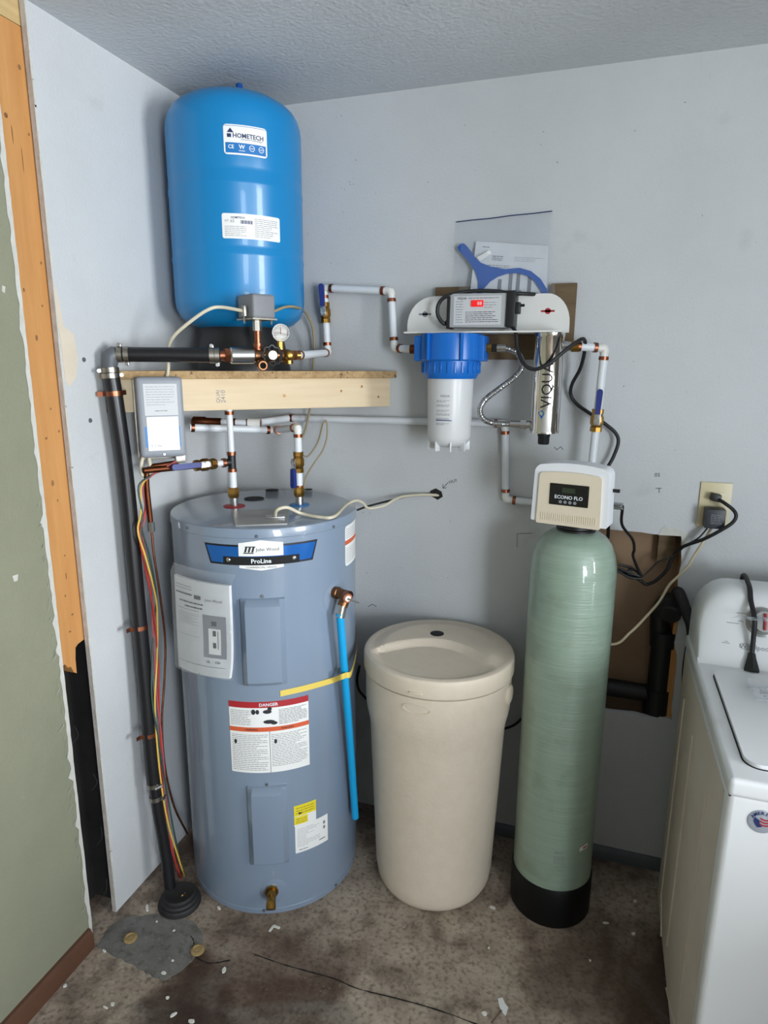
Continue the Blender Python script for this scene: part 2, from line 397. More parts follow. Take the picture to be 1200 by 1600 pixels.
cv = MB(); cv.box((1.34, .06, 1.20), (.74, .10, .02)); cv.box((1.34, .06, .36), (.74, .10, .02)); cv.box((.97, .06, .78), (.02, .10, .86)); cv.box((1.71, .06, .78), (.02, .10, .86)); cv.build('cavity_side', 'cavity_black', wall_back)
MB().box((1.487, .046, .78), (.050, .064, .82)).build('stud', 'stud_wood', wall_back)
tag(MB().box((1.425, .066, 1.05), (.045, .03, .12)).build('blocking', 'backing_wood', wall_back), 'dark block inside the hole')
mb = MB(); pl = [(x, z) for x, z in ((1.395, 1.083), (1.40, 1.098), (1.412, 1.112), (1.425, 1.104), (1.44, 1.108), (1.47, 1.095), (1.475, 1.06), (1.462, 1.05), (1.455, 1.085))]
mb.prism(pl, wb, -.0015, .001); mb.build('torn_paper', 'torn_paper', wall_back)
# pencilled note, scratches and cracks on the back wall
mb = MB(); fw = lambda px, py: frame(ony(px, py, -.0006), (1, 0, 0), (0, 0, 1))
put_text(mb, 'HUT', fw(708, 752), 0, 0, .026, h=.0002, rot=.25)
def stroke(mb, pp, w, Y=-.0008):
    for a, b in zip(pp[:-1], pp[1:]):
        a = ony(*a, Y); b = ony(*b, Y); t = (b-a).normalized(); n = V((-t.z, 0, t.x))*w; mb.add([a-n, b-n, b+n, a+n], [(0, 1, 2, 3)])
stroke(mb, [(700, 754), (692, 763)], .0008); stroke(mb, [(692, 756), (692, 763), (698, 762)], .0008)
stroke(mb, [(808, 834), (808, 855)], .0007); stroke(mb, [(808, 834), (832, 833)], .0007)
stroke(mb, [(1024, 763), (1034, 763)], .0008); stroke(mb, [(1030, 763), (1030, 770)], .0008)
stroke(mb, [(575, 948), (582, 944), (588, 948)], .0009); stroke(mb, [(866, 698), (870, 703), (876, 698), (880, 703)], .0008)
put_text(mb, '05', fw(1027, 742), 0, 0, .014, h=.0002)
mb.build('pencil_marks', 'ink', wall_back)
mb = MB(); r3 = random.Random(5)
for i in range(70):
    x, y = r3.choice([(r3.uniform(560, 830), r3.uniform(715, 960)), (r3.uniform(480, 560), r3.uniform(180, 420)), (r3.uniform(880, 1190), r3.uniform(100, 730)), (r3.uniform(480, 880), r3.uniform(180, 330))])
    a = ony(x, y, -.0008); s = r3.uniform(.0006, .0022); d = V((r3.uniform(-1, 1), 0, r3.uniform(-1, 1))).normalized(); n = V((-d.z, 0, d.x))
    mb.add([a-d*s, a+n*s*.4, a+d*s*r3.uniform(.5, 2), a-n*s*.4], [(0, 1, 2, 3)])
tag(mb.build('wall_nicks', 'crack', wall_back), kind='stuff')

# left wall: white drywall, a cut-out strip showing the stud, then olive drywall
wl = struct(MB().box((-.0065, (PE+.0)/2-.0, H/2+.006), (.013, -PE, H-.012)).build('wall_left', 'white_wall'))
MB().box((-.0068, PE-.0005, H/2+.006), (.0125, .001, H-.012)).build('cut_edge', 'gypsum', wl)
mb = MB()
for i in range(46):                                  # paper flap fraying along the white edge
    z = .02+i*.0495; mb.box((.0004, PE+.001, z+.02), (.0012, .0035+.003*rr.random(), .035+.02*rr.random()))
mb.build('paper_edge', 'torn_paper', wl)
def lwpoly(px, h0, h1, name, m, parent, X=0):
    q = [(onx(x, y, X).y, onx(x, y, X).z) for x, y in px]
    mb = MB(); mb.prism(q, lambda y, z, h: V((X+h, y, z)), h0, h1); return mb.build(name, m, parent)
lwpoly([(84, 440), (92, 470), (99, 510), (115, 522), (121, 560), (118, 590), (108, 604), (102, 596), (96, 545), (88, 490)], 0, .0012, 'spackle_patch', 'spackle', wl)
for px in ((131, 562), (141, 657)):
    p = onx(*px, 0); MB().lathe([(0, -.002), (.006, 0), (.005, .0018), (.002, .0022), (0, .0022)], p, basis((1, 0, 0)), 14).build('screw_head', 'grey_plastic', wl)
wn = struct(MB().box((-.0065, (OE+YF)/2, H/2), (.013, OE-YF, H)).build('wall_left_near', 'olive_wall'))
tag(wn, 'olive green drywall left of the exposed stud')
mb = MB(); r3 = random.Random(2)                    # torn white paper down the olive edge
zs = [i*.018 for i in range(128)]
L1 = [(OE+.0015*r3.random(), z) for z in zs]; L2 = [(OE-.007-.006*r3.random()-(.012*r3.random() if r3.random() < .18 else 0), z+.004*r3.random()) for z in zs]
mb.add([V((.0012, y, z)) for y, z in L1]+[V((.0012, y, z)) for y, z in L2], [(i, i+1, len(zs)+i+1, len(zs)+i) for i in range(len(zs)-1)])
for i in range(60):
    z = r3.uniform(.1, 1.25); y = OE-.014-r3.random()*.006; l = r3.uniform(.006, .024); a = r3.uniform(.2, 1.2)
    mb.add([V((.002, y, z)), V((.002, y, z+.003)), V((.008, y-l*math.cos(a), z-l*math.sin(a)))], [(0, 1, 2)])
mb.build('torn_paper', 'torn_paper', wn)
lwpoly([(19, 900), (28, 897), (27, 907), (22, 909)], 0, .001, 'paint_chip', 'torn_paper', wn)
lwpoly([(3, 446), (8, 448), (7, 458), (3, 455)], 0, .001, 'paint_chip', 'torn_paper', wn)
# wall cavity behind the strip
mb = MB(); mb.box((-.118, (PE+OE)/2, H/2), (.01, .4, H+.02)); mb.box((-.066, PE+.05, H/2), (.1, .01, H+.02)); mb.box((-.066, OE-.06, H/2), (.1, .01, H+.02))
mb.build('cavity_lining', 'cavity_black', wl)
X0 = -.018; sp = [(OE-.03, H-.05), (OE-.03, .80)]
for x, y in ((101, 1038), (106, 1043), (111, 1042), (115, 1050), (120, 1052), (118, 1030), (118, 1012), (122, 1006), (130, 1000)): p = onx(x, y, X0); sp.append((p.y, p.z))
sp += [(PE+.03, onx(130, 1000, X0).z), (PE+.03, H-.05)]
mb = MB(); mb.prism(sp, lambda y, z, h: V((X0-h, y, z)), 0, .08); tag(mb.build('stud', 'stud_wood', wl), 'bare orange wooden stud broken off above the floor')
MB().box((-.058, (PE+OE)/2, H-.024), (.082, .3, .05)).build('top_plate', 'plate_wood', wl)
mb = MB()                                            # splinters and nail holes in the stud
for x, y, w, h in ((19, 210, 1.2, 26), (35, 250, 1, 36), (30, 105, 5, 7), (9, 180, 6, 7), (45, 210, 3, 4), (64, 411, 3, 5), (37, 453, 3, 6), (66, 478, 3, 4), (57, 528, 4, 9), (79, 639, 3, 4), (72, 685, 4, 4), (92, 674, 3, 4), (82, 755, 5, 10), (90, 782, 2, 5), (101, 868, 3, 3), (103, 900, 2, 12), (102, 931, 3, 4), (113, 960, 5, 3), (109, 987, 5, 3)):
    p = onx(x, y, X0); s = 1.55/1020; mb.lathe([(1, 0), (.7, .0008), (0, .001)], (0, 0, 0), None, 10); mb.v[-30:] = [V((X0+.0005+q.z, p.y+q.x*w*s*.55, p.z+q.y*h*s*.5)) for q in mb.v[-30:]]
mb.build('nail_marks', 'end_grain', wl)
mb = MB(); r3 = random.Random(8)
for i in range(4):
    z = .08+i*.17; y = PE-.02-r3.random()*.05; mb.tube(cat([V((-.02, y, z)), V((-.008, y+.01, z+.02)), V((-.012, y+.02*r3.random(), z+.05))], 4), .0004, 5)
mb.build('cobweb', 'hair', wl)

# other walls: right with a window, near wall with the open garage door
mb = MB(); wy0, wy1, wz0, wz1 = -2.45, -1.45, .90, 2.10
fr = lambda y, z, h: V((XR+h, y, z))
for q in ([(YF-.1, 0), (wy0, 0), (wy0, H), (YF-.1, H)], [(wy1, 0), (.1, 0), (.1, H), (wy1, H)], [(wy0, 0), (wy1, 0), (wy1, wz0), (wy0, wz0)], [(wy0, wz1), (wy1, wz1), (wy1, H), (wy0, H)]): mb.prism(q, fr, 0, .1)
struct(mb.build('wall_right', 'room_wall'))
mb = MB()
for a, b in (((wy0, wz0), (wy1, wz0)), ((wy0, wz1), (wy1, wz1)), ((wy0, wz0), (wy0, wz1)), ((wy1, wz0), (wy1, wz1))):
    p = V((XR+.03, a[0], a[1])); q = V((XR+.03, b[0], b[1])); d = q-p; mb.box((p+q)/2, (.06, max(.05, abs(d.y)+.05), max(.05, abs(d.z)+.05)))
w1 = struct(mb.build('window_1', 'head_white')); MB().box((XR+.04, (wy0+wy1)/2, (wz0+wz1)/2), (.004, wy1-wy0, wz1-wz0)).build('pane', 'window_glass', w1)
mb = MB(); fr = lambda x, z, h: V((x, YF-h, z)); dx0, dx1, dz = 3.32, 4.48, 2.12
for q in ([(-.1, 0), (dx0, 0), (dx0, H), (-.1, H)], [(dx1, 0), (XR+.1, 0), (XR+.1, H), (dx1, H)], [(dx0, dz), (dx1, dz), (dx1, H), (dx0, H)]): mb.prism(q, fr, 0, .1)
struct(mb.build('wall_front', 'room_wall'))
AX = 2.32; mb = MB(); mb.prism([(AX, .0), (AX, -.92), (XR+.05, -.92), (XR+.05, -.82), (AX+.1, -.82), (AX+.1, .0)], lambda x, y, h: V((x, y, h)), 0, H); struct(mb.build('wall_light_block', 'room_wall')); struct(MB().box((AX+.05, -1.52, .44), (.1, 1.2, .88)).build('wall_light_block_low', 'room_wall'))  # full and half-height walls added out of view to block window light
struct(MB().box((2, -7.5, -.05), (14, 6, .08)).build('ground', 'cement_patch'))

# skirting
mb = MB(); mb.prism([(0, 0), (.016, 0), (.016, .042), (.008, .056), (0, .058)], lambda x, z, h: V((x, h, z)), OE-.012, YF); struct(mb.build('baseboard_left', 'brown_baseboard'))
mb = MB(); mb.prism([(0, 0), (-.012, 0), (-.012, .030), (-.006, .04), (0, .042)], lambda y, z, h: V((h, y, z)), .56, 2.4); struct(mb.build('baseboard_back', 'grey_plastic'))

# ================================================================ BIG THINGS
# ---- water heater
HX, HY, HR, HZ = .3134, -.3062, .26, 1.1486
wh = thing('water_heater', 'grey electric water heater under the corner shelf', 'water heater', (HX, HY, 0))
MB().lathe([(HR-.02, .0), (HR-.001, .0), (HR-.001, .014), (HR-.003, .016), (HR-.003, .02), (HR, .022), (HR, 1.122), (HR+.002, 1.124), (HR+.002, 1.142), (HR+.0005, 1.1465), (HR-.004, HZ)], (HX, HY, 0), None, 128).build('body', 'heater_grey', wh)
MB().lathe([(HR-.003, HZ-.003), (HR-.006, HZ-.0005), (HR-.02, HZ-.001), (.0, HZ-.001)], (HX, HY, 0), None, 96).build('top', 'heater_top', wh)
def raised(name, t0, t1, z0, z1, d, parent, inset=.014, m='heater_grey'):
    mb = MB(); us = [0, .02, inset/(HR*abs(t1-t0))+.02]+[.2, .35, .5, .65, .8]+[1-inset/(HR*abs(t1-t0))-.02, .98, 1]
    zi = inset/(z1-z0); vv = [0, .01, zi+.01, .5, 1-zi-.01, .99, 1]
    def hh(u, v):
        e = 1 if us[2]-1e-6 <= u <= us[-3]+1e-6 and vv[2]-1e-6 <= v <= vv[-3]+1e-6 else 0
        if not e and us[1]-1e-6 <= u <= us[-2]+1e-6 and vv[1]-1e-6 <= v <= vv[-2]+1e-6: return .35*d
        return d if e else 0
    vs = []
    for v in vv:
        for u in us: h = hh(u, v); t = t0+(t1-t0)*u; vs.append(V((HX+(HR+h)*math.cos(t), HY+(HR+h)*math.sin(t), z0+(z1-z0)*v)))
    n = len(us); mb.add(vs, [(j*n+i, j*n+i+1, (j+1)*n+i+1, (j+1)*n+i) for j in range(len(vv)-1) for i in range(n-1)]); return mb.build(name, m, parent, ang=30)
def hz(x, y, r=HR): return hit(x, y, HX, HY, r)
for (x0, y0, x1, y1), lab in (((375, 935, 449, 1067), 'upper raised access cover'), ((386, 1228, 452, 1345), 'lower raised access cover')):
    t0, za = hz(x0, y0); t1, zb = hz(x1, y1); zt = za; p = raised('access_cover', t0, t1, zb, zt, .022, wh)
    tag(p, lab); sx = (t0+t1)/2
    MB().lathe([(.0045, 0), (.0045, .002), (.003, .004), (0, .0042)], V((HX+HR*math.cos(sx), HY+HR*math.sin(sx), zt+.006)), basis((math.cos(sx), math.sin(sx), 0)), 12).build('screw', 'steel', p)
for x, y in ((401, 838), (293, 825), (521, 823), (413, 1423), (525, 1383)):
    t, z = hz(x, y, HR+.002); MB().lathe([(.004, -.001), (.004, .0015), (.0025, .003), (0, .003)], V((HX+(HR+.0025)*math.cos(t), HY+(HR+.0025)*math.sin(t), z)), basis((math.cos(t), math.sin(t), 0)), 10).build('screw', 'grey_plastic', wh)
# fittings on top
HOT = onz(366, 791, HZ); COLD = onz(468, 789, HZ)
tag(MB().lathe([(.0135, .0), (.031, .0), (.031, .002), (.0135, .003)], HOT, None, 28).build('inlet_ring', 'ink_red', wh), 'red ring at the hot outlet')
tag(MB().lathe([(.0135, .0), (.029, .0), (.029, .002), (.0135, .003)], COLD, None, 28).build('inlet_ring', 'print_blue', wh), 'blue ring at the cold inlet')
for p in (HOT, COLD): MB().tube([p, p+V((0, 0, .028))], .0125, 20).build('pipe_stub', 'steel', wh)
for x, y, r in ((397, 779, .030), (425, 766, .021), (482, 765, .013)):
    p = onz(x, y, HZ); MB().lathe([(0, -.0005), (r, -.0005), (r, .0012), (0, .0014)], p, None, 24).build('plug', 'dark_hole', wh)
q = [onz(x, y, HZ) for x, y in ((362, 799), (452, 796), (449, 820), (368, 823))]; c = sum(q, V())/4
jb = MB(); jb.add([p+V((0, 0, h)) for h in (0, .004) for p in q], [(3, 2, 1, 0), (4, 5, 6, 7), (0, 1, 5, 4), (1, 2, 6, 5), (2, 3, 7, 6), (3, 0, 4, 7)]); jb = jb.build('junction_cover', 'plate_metal', wh)
q2 = onz(430, 808, HZ+.004); MB().box(q2+V((0, 0, .002)), (.05, .036, .004), Matrix.Rotation(.5, 3, 'Z'), .001).build('connector_plate', 'steel', jb)
mb = MB(); ft = frame(onz(395, 806, HZ+.0048), (1, .08, 0), (0, 1, 0)); para(mb, ft, -.035, .03, .02, -.015, 6, .0012, 0, seed=4); mb.build('lettering', 'ink_grey', jb)
# brand badge
mp = cmap(HX, HY, HR, hz(408, 870)[0], hz(408, 870)[1])
ba = MB()
def strip(mb, x0, x1, yt, yb, h, n=12): mb.grid(lambda u, v: mp(x0+(x1-x0)*u, yb(x0+(x1-x0)*u)+(yt(x0+(x1-x0)*u)-yb(x0+(x1-x0)*u))*v, h), n, 1)
W = .152
def slant(yy0, yy1, xo, xi, h, name, m, par):
    b = MB(); b.grid(lambda u, v: mp(-(xi+(xo-xi)*v)+2*(xi+(xo-xi)*v)*u, yy0+(yy1-yy0)*v, h), 24, 1); return b.build(name, m, par)
bdg = slant(-.022, .031, W, W-.016, .0006, 'badge', 'badge_dark', wh)
slant(-.017, .026, W-.006, W-.020, .0009, 'badge_field', 'badge_blue', bdg)
b = MB(); strip(b, -.098, .098, lambda x: .000, lambda x: -.022, .0012); b.build('badge_band', 'dark_hole', bdg)
b = MB(); strip(b, -.056, .056, lambda x: .044-.008*abs(x)/.056, lambda x: .002, .0016); strip(b, -.056, .056, lambda x: -.022, lambda x: -.036+.007*abs(x)/.056, .0016); b.build('badge_shield', 'label_white', bdg)
b = MB()
put_text(b, 'John Wood', mp, .016, .018, .058, h=.0021)
for i in range(3): b.add([mp(-.042+i*.009, .012, .0021), mp(-.037+i*.009, .012, .0021), mp(-.033+i*.009, .026, .0021), mp(-.038+i*.009, .026, .0021)], [(0, 1, 2, 3)])
for y in (.010, .0265): bar(b, mp, -.044+(y-.01)*.3, -.018+(y-.01)*.3, y-.0012, y+.0012, .0021)
put_text(b, 'COMMERCIAL GRADE', mp, 0, -.0275, .076, h=.0021, sy=.9); b.build('lettering', 'ink', bdg)
b = MB(); put_text(b, 'ProLine', mp, 0, -.011, .050, h=.0018, bold=.02); b.build('lettering', 'print_white', bdg)
for x in (-.084, .084):
    p = mp(x, -.009, .0012); t = math.atan2(p.y-HY, p.x-HX); MB().lathe([(.006, 0), (.006, .001), (.004, .003), (0, .0035)], p, basis((math.cos(t), math.sin(t), 0)), 14).build('rivet', 'steel', bdg)
# danger label
t0, za = hz(357, 1090); t1, zb = hz(484, 1203); tc_ = (t0+t1)/2; w = (t1-t0)*HR; z1, z0 = hz(420, 1096)[1], hz(420, 1207)[1]; h = z1-z0
mp = cmap(HX, HY, HR, tc_, (z0+z1)/2)
dl = patch('danger_label', mp, w, h, 'label_white', wh, nx=24)
b = MB(); bar(b, mp, -w/2, w/2, h/2-.018, h/2); b.build('label_band', 'ink_red', dl)
b = MB(); bar(b, mp, -w/2, w/2, h*.085, h*.085+.013); b.build('label_band', 'ink_orange', dl)
b = MB(); put_text(b, 'DANGER', mp, 0, h/2-.009, .05, h=.0012, bold=.02); b.build('lettering', 'print_white', dl)
b = MB(); put_text(b, 'WARNING', mp, -w*.22, h*.085+.0065, .034, h=.0012, bold=.02); put_text(b, 'WARNING', mp, w*.22, h*.085+.0065, .034, h=.0012, bold=.02)
para(b, mp, -w/2+.004, -w*.22, h/2-.024, h*.17, 9, seed=1); para(b, mp, w*.12, w/2-.004, h/2-.024, h*.17, 11, seed=2, th=.0013)
para(b, mp, -w/2+.005, -.004, h*.05, -h*.47, 20, seed=3); para(b, mp, .004, w/2-.005, h*.05, -h*.42, 20, seed=6); bar(b, mp, -.0006, .0006, -h/2, h*.085)
for cx, cy, rx, ry in ((-w*.19, h*.36, .006, .008), (-w*.14, h*.36, .005, .007), (-w*.02, h*.36, .012, .006), (w*.01, h*.40, .006, .006), (.0, h*.22, .016, .006), (w*.06, h*.20, .009, .005), (-w*.43, -h*.06, .004, .007), (w*.07, -h*.06, .004, .007)):
    k = 10; b.add([mp(cx+rx*math.cos(2*math.pi*i/k), cy+ry*math.sin(2*math.pi*i/k), .001) for i in range(k)], [tuple(range(k))])
b.build('lettering', 'ink', dl)
# yellow sticker and rating plate
t0, za = hz(459, 1262); t1, zb = hz(494, 1285); z1 = hz(476, 1255)[1]; z0 = hz(477, 1287)[1]; w = (t1-t0)*HR; h = z1-z0; mp = cmap(HX, HY, HR, (t0+t1)/2, (z0+z1)/2)
ys = patch('yellow_sticker', mp, w, h, 'label_white', wh, nx=8)
b = MB(); bar(b, mp, -w/2, w/2, -h*.02, h/2); bar(b, mp, -w/2, w*.1, -h*.42, -h*.05); b.build('sticker_field', 'yellow', ys)
b = MB(); para(b, mp, -w*.42, w*.42, h*.42, h*.06, 3, .0014, .0013, .2); b.add([mp(-w*.3, h*.04, .0013), mp(-w*.1, h*.1, .0013), mp(-w*.3, h*.17, .0013)], [(0, 1, 2)]); para(b, mp, -w*.42, w*.05, -h*.12, -h*.38, 3, .0011, .0013, .2); b.build('lettering', 'ink', ys)
t0, _ = hz(461, 1300); t1, _ = hz(512, 1300); z1 = hz(487, 1283)[1]; z0 = hz(487, 1325)[1]; w = (t1-t0)*HR; h = z1-z0; mp = cmap(HX, HY, HR, (t0+t1)/2, (z0+z1)/2)
rp = patch('rating_plate', mp, w, h, 'label_white', wh, nx=10)
b = MB(); para(b, mp, -w*.44, w*.24, h*.40, -h*.30, 12, .0009, ragged=.7, seed=9); para(b, mp, -w*.40, -w*.14, -h*.37, -h*.43, 1, .0026); 
for cy in (.26, .08): b.add([mp(w*.37+.004*math.cos(i*.785), h*cy+.006*math.sin(i*.785), .001) for i in range(8)], [tuple(range(8))])
bar(b, mp, w*.20, w*.40, -h*.34, -h*.30); b.build('lettering', 'ink_grey', rp)
t0, _ = hz(541, 850); t1, _ = hz(557, 850); mp = cmap(HX, HY, HR, 0.20, hz(549, 848)[1]); sl = patch('side_label', mp, .16, .115, 'label_white', wh, nx=12, rad=.01)
b = MB(); bar(b, mp, -.08, .08, .004, .016); b.build('label_band', 'ink_orange', sl)
b = MB(); para(b, mp, -.075, .075, .05, .02, 5, seed=5); para(b, mp, -.075, .075, -.005, -.05, 8, seed=8); b.build('lettering', 'ink_grey', sl)
# relief-valve collar, drain collar and drain cock
for x, y, r, nm in ((526, 932, .050, 'relief_collar'), (428, 1392, .040, 'drain_collar')):
    t, z = hz(x, y); mp = cmap(HX, HY, HR, t, z); b = MB(); k = 32
    b.grid(lambda u, v: mp(r*(.02+.98*v)*math.cos(2*math.pi*u), r*(.02+.98*v)*math.sin(2*math.pi*u), .0035*(1-v**4)+.0004), k, 6); b.build(nm, 'heater_grey', wh)
t, z = hz(425, 1390); o = V((math.cos(t), math.sin(t), 0)); p = V((HX, HY, z))+o*HR
dv = MB(); dv.tube([p, p+o*.012], .019, 8); dv.tube([p+o*.012, p+o*.05, p+o*.05+V((0, 0, -.0)), p+o*.062+V((0, 0, -.008))], [.013, .013, .0135, .0135], 18)
dv = dv.build('drain_valve', 'brass', wh)
MB().tube([p+o*.03+V((0, 0, .006)), p+o*.03+V((0, 0, .018))], .009, 12).build('valve_stem', 'brass', dv)

# ---- brine tank
BX, BY = .821, -.235
br = thing('brine_tank', 'beige plastic brine tank with a dished lid between heater and green tank', 'brine tank', (BX, BY, 0))
MB().lathe([(.12, .0), (.150, .0), (.164, .008), (.173, .026), (.178, .06), (.197, .52), (.199, .545), (.206, .578), (.2095, .60), (.2105, .699), (.2045, .701), (.2045, .708), (0, .708)], (BX, BY, 0), None, 96).build('body', 'brine_beige', br)
ld = MB(); N_ = 144; rings = [(.2085, .705), (.2150, .7055), (.2158, .708), (.2158, .745), (.2148, .7505), (.2120, .7545), (.207, .7565), (.200, .757), (.1985, .757)]
ld.lathe(rings, (BX, BY, 0), None, N_)
ld.f.pop(); ld.mi.pop(); ld.f.pop(); ld.mi.pop()
# dished top: front segment sunk behind a curved ridge
va = math.atan2(CAM.y-BY, CAM.x-BX)+R(-5); fx = V((math.cos(va), math.sin(va), 0)); sx_ = V((-math.sin(va), math.cos(va), 0))
def lid_z(p):
    r = p.length; d = .040-4.07*p.x*p.x-p.y          # distance in front of the bowed ridge line
    q = max(0, min(1, (.1985-r)/.05)); back = .757+.0075*q*q*(3-2*q); front = .757-.0095*max(0, min(1, (.1985-r)/.022))
    t = max(0, min(1, d/(.006+.018*q))); return back*(1-t)+front*t
nr = 64
def lf(u, v):
    r = .1985*(1-v)+.0005*v; t = 2*math.pi*u; p = V((r*math.cos(t), r*math.sin(t), 0)); return V((BX+p.x, BY+p.y, lid_z(p)))
ld.grid(lf, N_, nr); ld = ld.build('lid', 'brine_beige', br, ang=30)
p = onz(683, 990, .7645); MB().lathe([(.0205, -.006), (.0205, .0008), (.018, .0016), (0, .0016)], p, None, 24).build('lid_plug', 'dark_hole', ld)
th, z = hit(650, 1108, BX, BY, .2105); mp = cmap(BX, BY, .2105, th, z)
b = MB(); b.tube([mp(.038*math.cos(t*.2618), .0135*math.sin(t*.2618), .0005) for t in range(25)], .0014, 6, False); b.build('embossed_oval', 'brine_beige', br)
th, z = hit(650, 1083, BX, BY, .2158); mp = cmap(BX, BY, .2158, th, z); MB().box(mp(0, 0, .001), (.036, .006, .005), Matrix.Rotation(th+math.pi/2, 3, 'Z'), .002).build('lid_notch', 'brine_beige', ld)
th, z = hit(795, 1085, BX, BY, .2105); o = V((math.cos(th), math.sin(th), 0)); MB().lathe([(.028, -.002), (.028, .004), (.022, .007), (0, .007)], V((BX, BY, z))+o*.2105, basis(o), 24).build('overflow_boss', 'brine_beige', br)

# ---- water softener (fibreglass tank with control head)
GX, GY, GR = 1.1755, -.227, .1105
ws = thing('water_softener', 'pale green fibreglass softener tank with control head', 'water softener', (GX, GY, 0))
MB().lathe([(GR-.003, .06), (GR, .10), (GR, 1.02), (.1085, 1.045), (.1035, 1.073), (.094, 1.098), (.080, 1.117), (.062, 1.130), (.05, 1.135), (.0, 1.137)], (GX, GY, 0), None, 96).build('tank', 'fibreglass', ws)
MB().lathe([(.098, 0), (.110, .0), (.1145, .008), (.1148, .118), (.1125, .1245), (.109, .1245)], (GX, GY, 0), None, 80).build('boot', 'boot_black', ws)
nk = MB().lathe([(.048, 1.12), (.050, 1.133), (.050, 1.14), (.046, 1.142), (.046, 1.19), (.0, 1.19)], (GX, GY, 0), None, 40).build('neck', 'black_plastic', ws)
a = R(-90-13); hn = V((math.cos(a), math.sin(a), 0)); hu = V((-hn.y, hn.x, 0)); hv = V((0, 0, 1)); hc = V((GX, GY, 0))+hu*.004
HF = lambda x, z, h: hc+hu*x+hv*z+hn*h
def rrect(w0, w1, z0, z1, rt, rb, n=6, bow=0):
    """rounded outline, bottom half-width w0, top half-width w1"""
    o = []
    def arc(cx, cz, a0, r):
        for k in range(n+1): t = R(a0+90*k/n); o.append((cx+r*math.cos(t), cz+r*math.sin(t)))
    arc(w1-rt, z1-rt, 0, rt)
    if bow:
        for k in range(1, 8): x = (w1-rt)*(1-2*k/8); o.append((x, z1+bow*(1-(x/(w1-rt))**2)))
    arc(-w1+rt, z1-rt, 90, rt); arc(-w0+rb, z0+rb, 180, rb); arc(w0-rb, z0+rb, 270, rb); return o
zb_, zt_ = 1.170, 1.314
hd = MB(); out = rrect(.094, .090, zb_, zt_, .022, .004, bow=.006); hd.prism(out, HF, .036, .098)
inn = [(x*.93, zb_+(z-zb_)*.95+.002) for x, z in out]
hd = hd.build('head_cover', 'head_white', ws)
b = MB(); b.box(HF(0, 1.225, -.015), (.11, .10, .10), Matrix((hu, hn, hv)).transposed(), .006); b.build('valve_body', 'black_plastic', ws)
b = MB(); b.prism(rrect(.0785, .0755, zb_-.004, zt_-.019, .010, .004, bow=.004), HF, .096, .104); fp = b.build('face_plate', 'head_cream', hd)
b = MB()
for i in range(26): x = -.066+i*.0053; b.prism([(x, zb_+.006), (x+.0022, zb_+.006), (x+.0022, zb_+.024), (x, zb_+.024)], HF, .104, .1052)
b.build('grip_ribs', 'head_cream', fp)
b = MB(); b.prism(rrect(.0475, .0475, 1.217, 1.270, .002, .002), HF, .104, .1052); sc = b.build('display_panel', 'screen_black', hd)
b = MB(); b.prism([(-.017, 1.2485), (.015, 1.2485), (.015, 1.261), (-.017, 1.261)], HF, .105, .1056); b.build('lcd_window', 'lcd', sc)
ff = frame(HF(0, 1.2375, .1056), hu, hv); b = MB(); put_text(b, 'ECONO FLO', ff, 0, 0, .068, h=0, bold=.015)
b.build('lettering', 'print_white', sc)
b = MB()
for i in range(4): k = 12; b.add([HF(-.0195+i*.0118+.0042*math.cos(j*.5236), 1.2255+.0042*math.sin(j*.5236), .1056) for j in range(12)], [tuple(range(12))])
b.build('buttons', 'ink_grey', sc)
MB().tube([HF(.088, 1.256, .05), HF(.107, 1.256, .05)], .0045, 10).build('side_knob', 'black_plastic', hd)
MB().tube([HF(.050, 1.205, -.02), HF(.104, 1.205, -.02)], .009, 14).build('side_port', 'steel', hd)
th, z = hit(866, 1335, GX, GY, GR); mp = cmap(GX, GY, GR, th, z); b = MB(); para(b, mp, 0, .024, .009, .004, 1, .003, .0006, 0); para(b, mp, -.002, .03, -.004, -.03, 6, .0012, .0006, seed=4); b.build('lettering', 'ink_grey', ws)
th, z = hit(912, 1324, GX, GY, GR); mp = cmap(GX, GY, GR, th, z); s_ = MB(); s_.grid(lambda u, v: mp((u-.5)*.030, (v-.5)*.013+(u-.5)*.004, .0006), 6, 1); s_ = s_.build('sticker', 'label_white', ws)
b = MB(); b.grid(lambda u, v: mp(-.004+u*.016, -.003+v*.005+u*.002, .0011), 4, 1); b.build('sticker_print', 'ink_red', s_)

# ---- pressure tank on the corner shelf
TX, TY, TR = .202, -.203, .182
pt = thing('pressure_tank', 'tall blue pressure tank standing on the corner shelf', 'tank', (TX, TY, 1.532))
pr = [(.10, 1.648), (.125, 1.652), (.150, 1.662), (.168, 1.678), (.179, 1.700), (.1815, 1.72), (TR, 1.74), (TR, 1.821), (TR+.0014, 1.826), (TR+.0014, 1.832), (TR, 1.837), (TR, 1.845), (TR-.001, 1.849), (TR, 1.853), (TR, 1.993), (TR+.0014, 1.999), (TR+.0014, 2.005), (TR, 2.011), (TR, 2.030), (TR-.001, 2.035), (TR, 2.040), (TR, 2.158), (.180, 2.176), (.1745, 2.194), (.165, 2.209), (.150, 2.222), (.125, 2.236), (.095, 2.247), (.062, 2.256), (.03, 2.260), (0, 2.261)]
MB().lathe(pr, (TX, TY, 0), None, 112).build('body', 'tank_blue', pt, ang=50)
MB().lathe([(.112, 1.531), (.138, 1.531), (.136, 1.545), (.112, 1.655), (.10, 1.66)], (TX, TY, 0), None, 60).build('stand', 'black_plastic', pt)
MB().lathe([(.016, 2.255), (.0155, 2.262), (.010, 2.267), (.0095, 2.283), (.007, 2.286), (0, 2.286)], (TX+.022, TY+.0, 0), None, 20).build('valve_cap', 'cap_blue', pt)
def tz(x, y): return hit(x, y, TX, TY, TR)
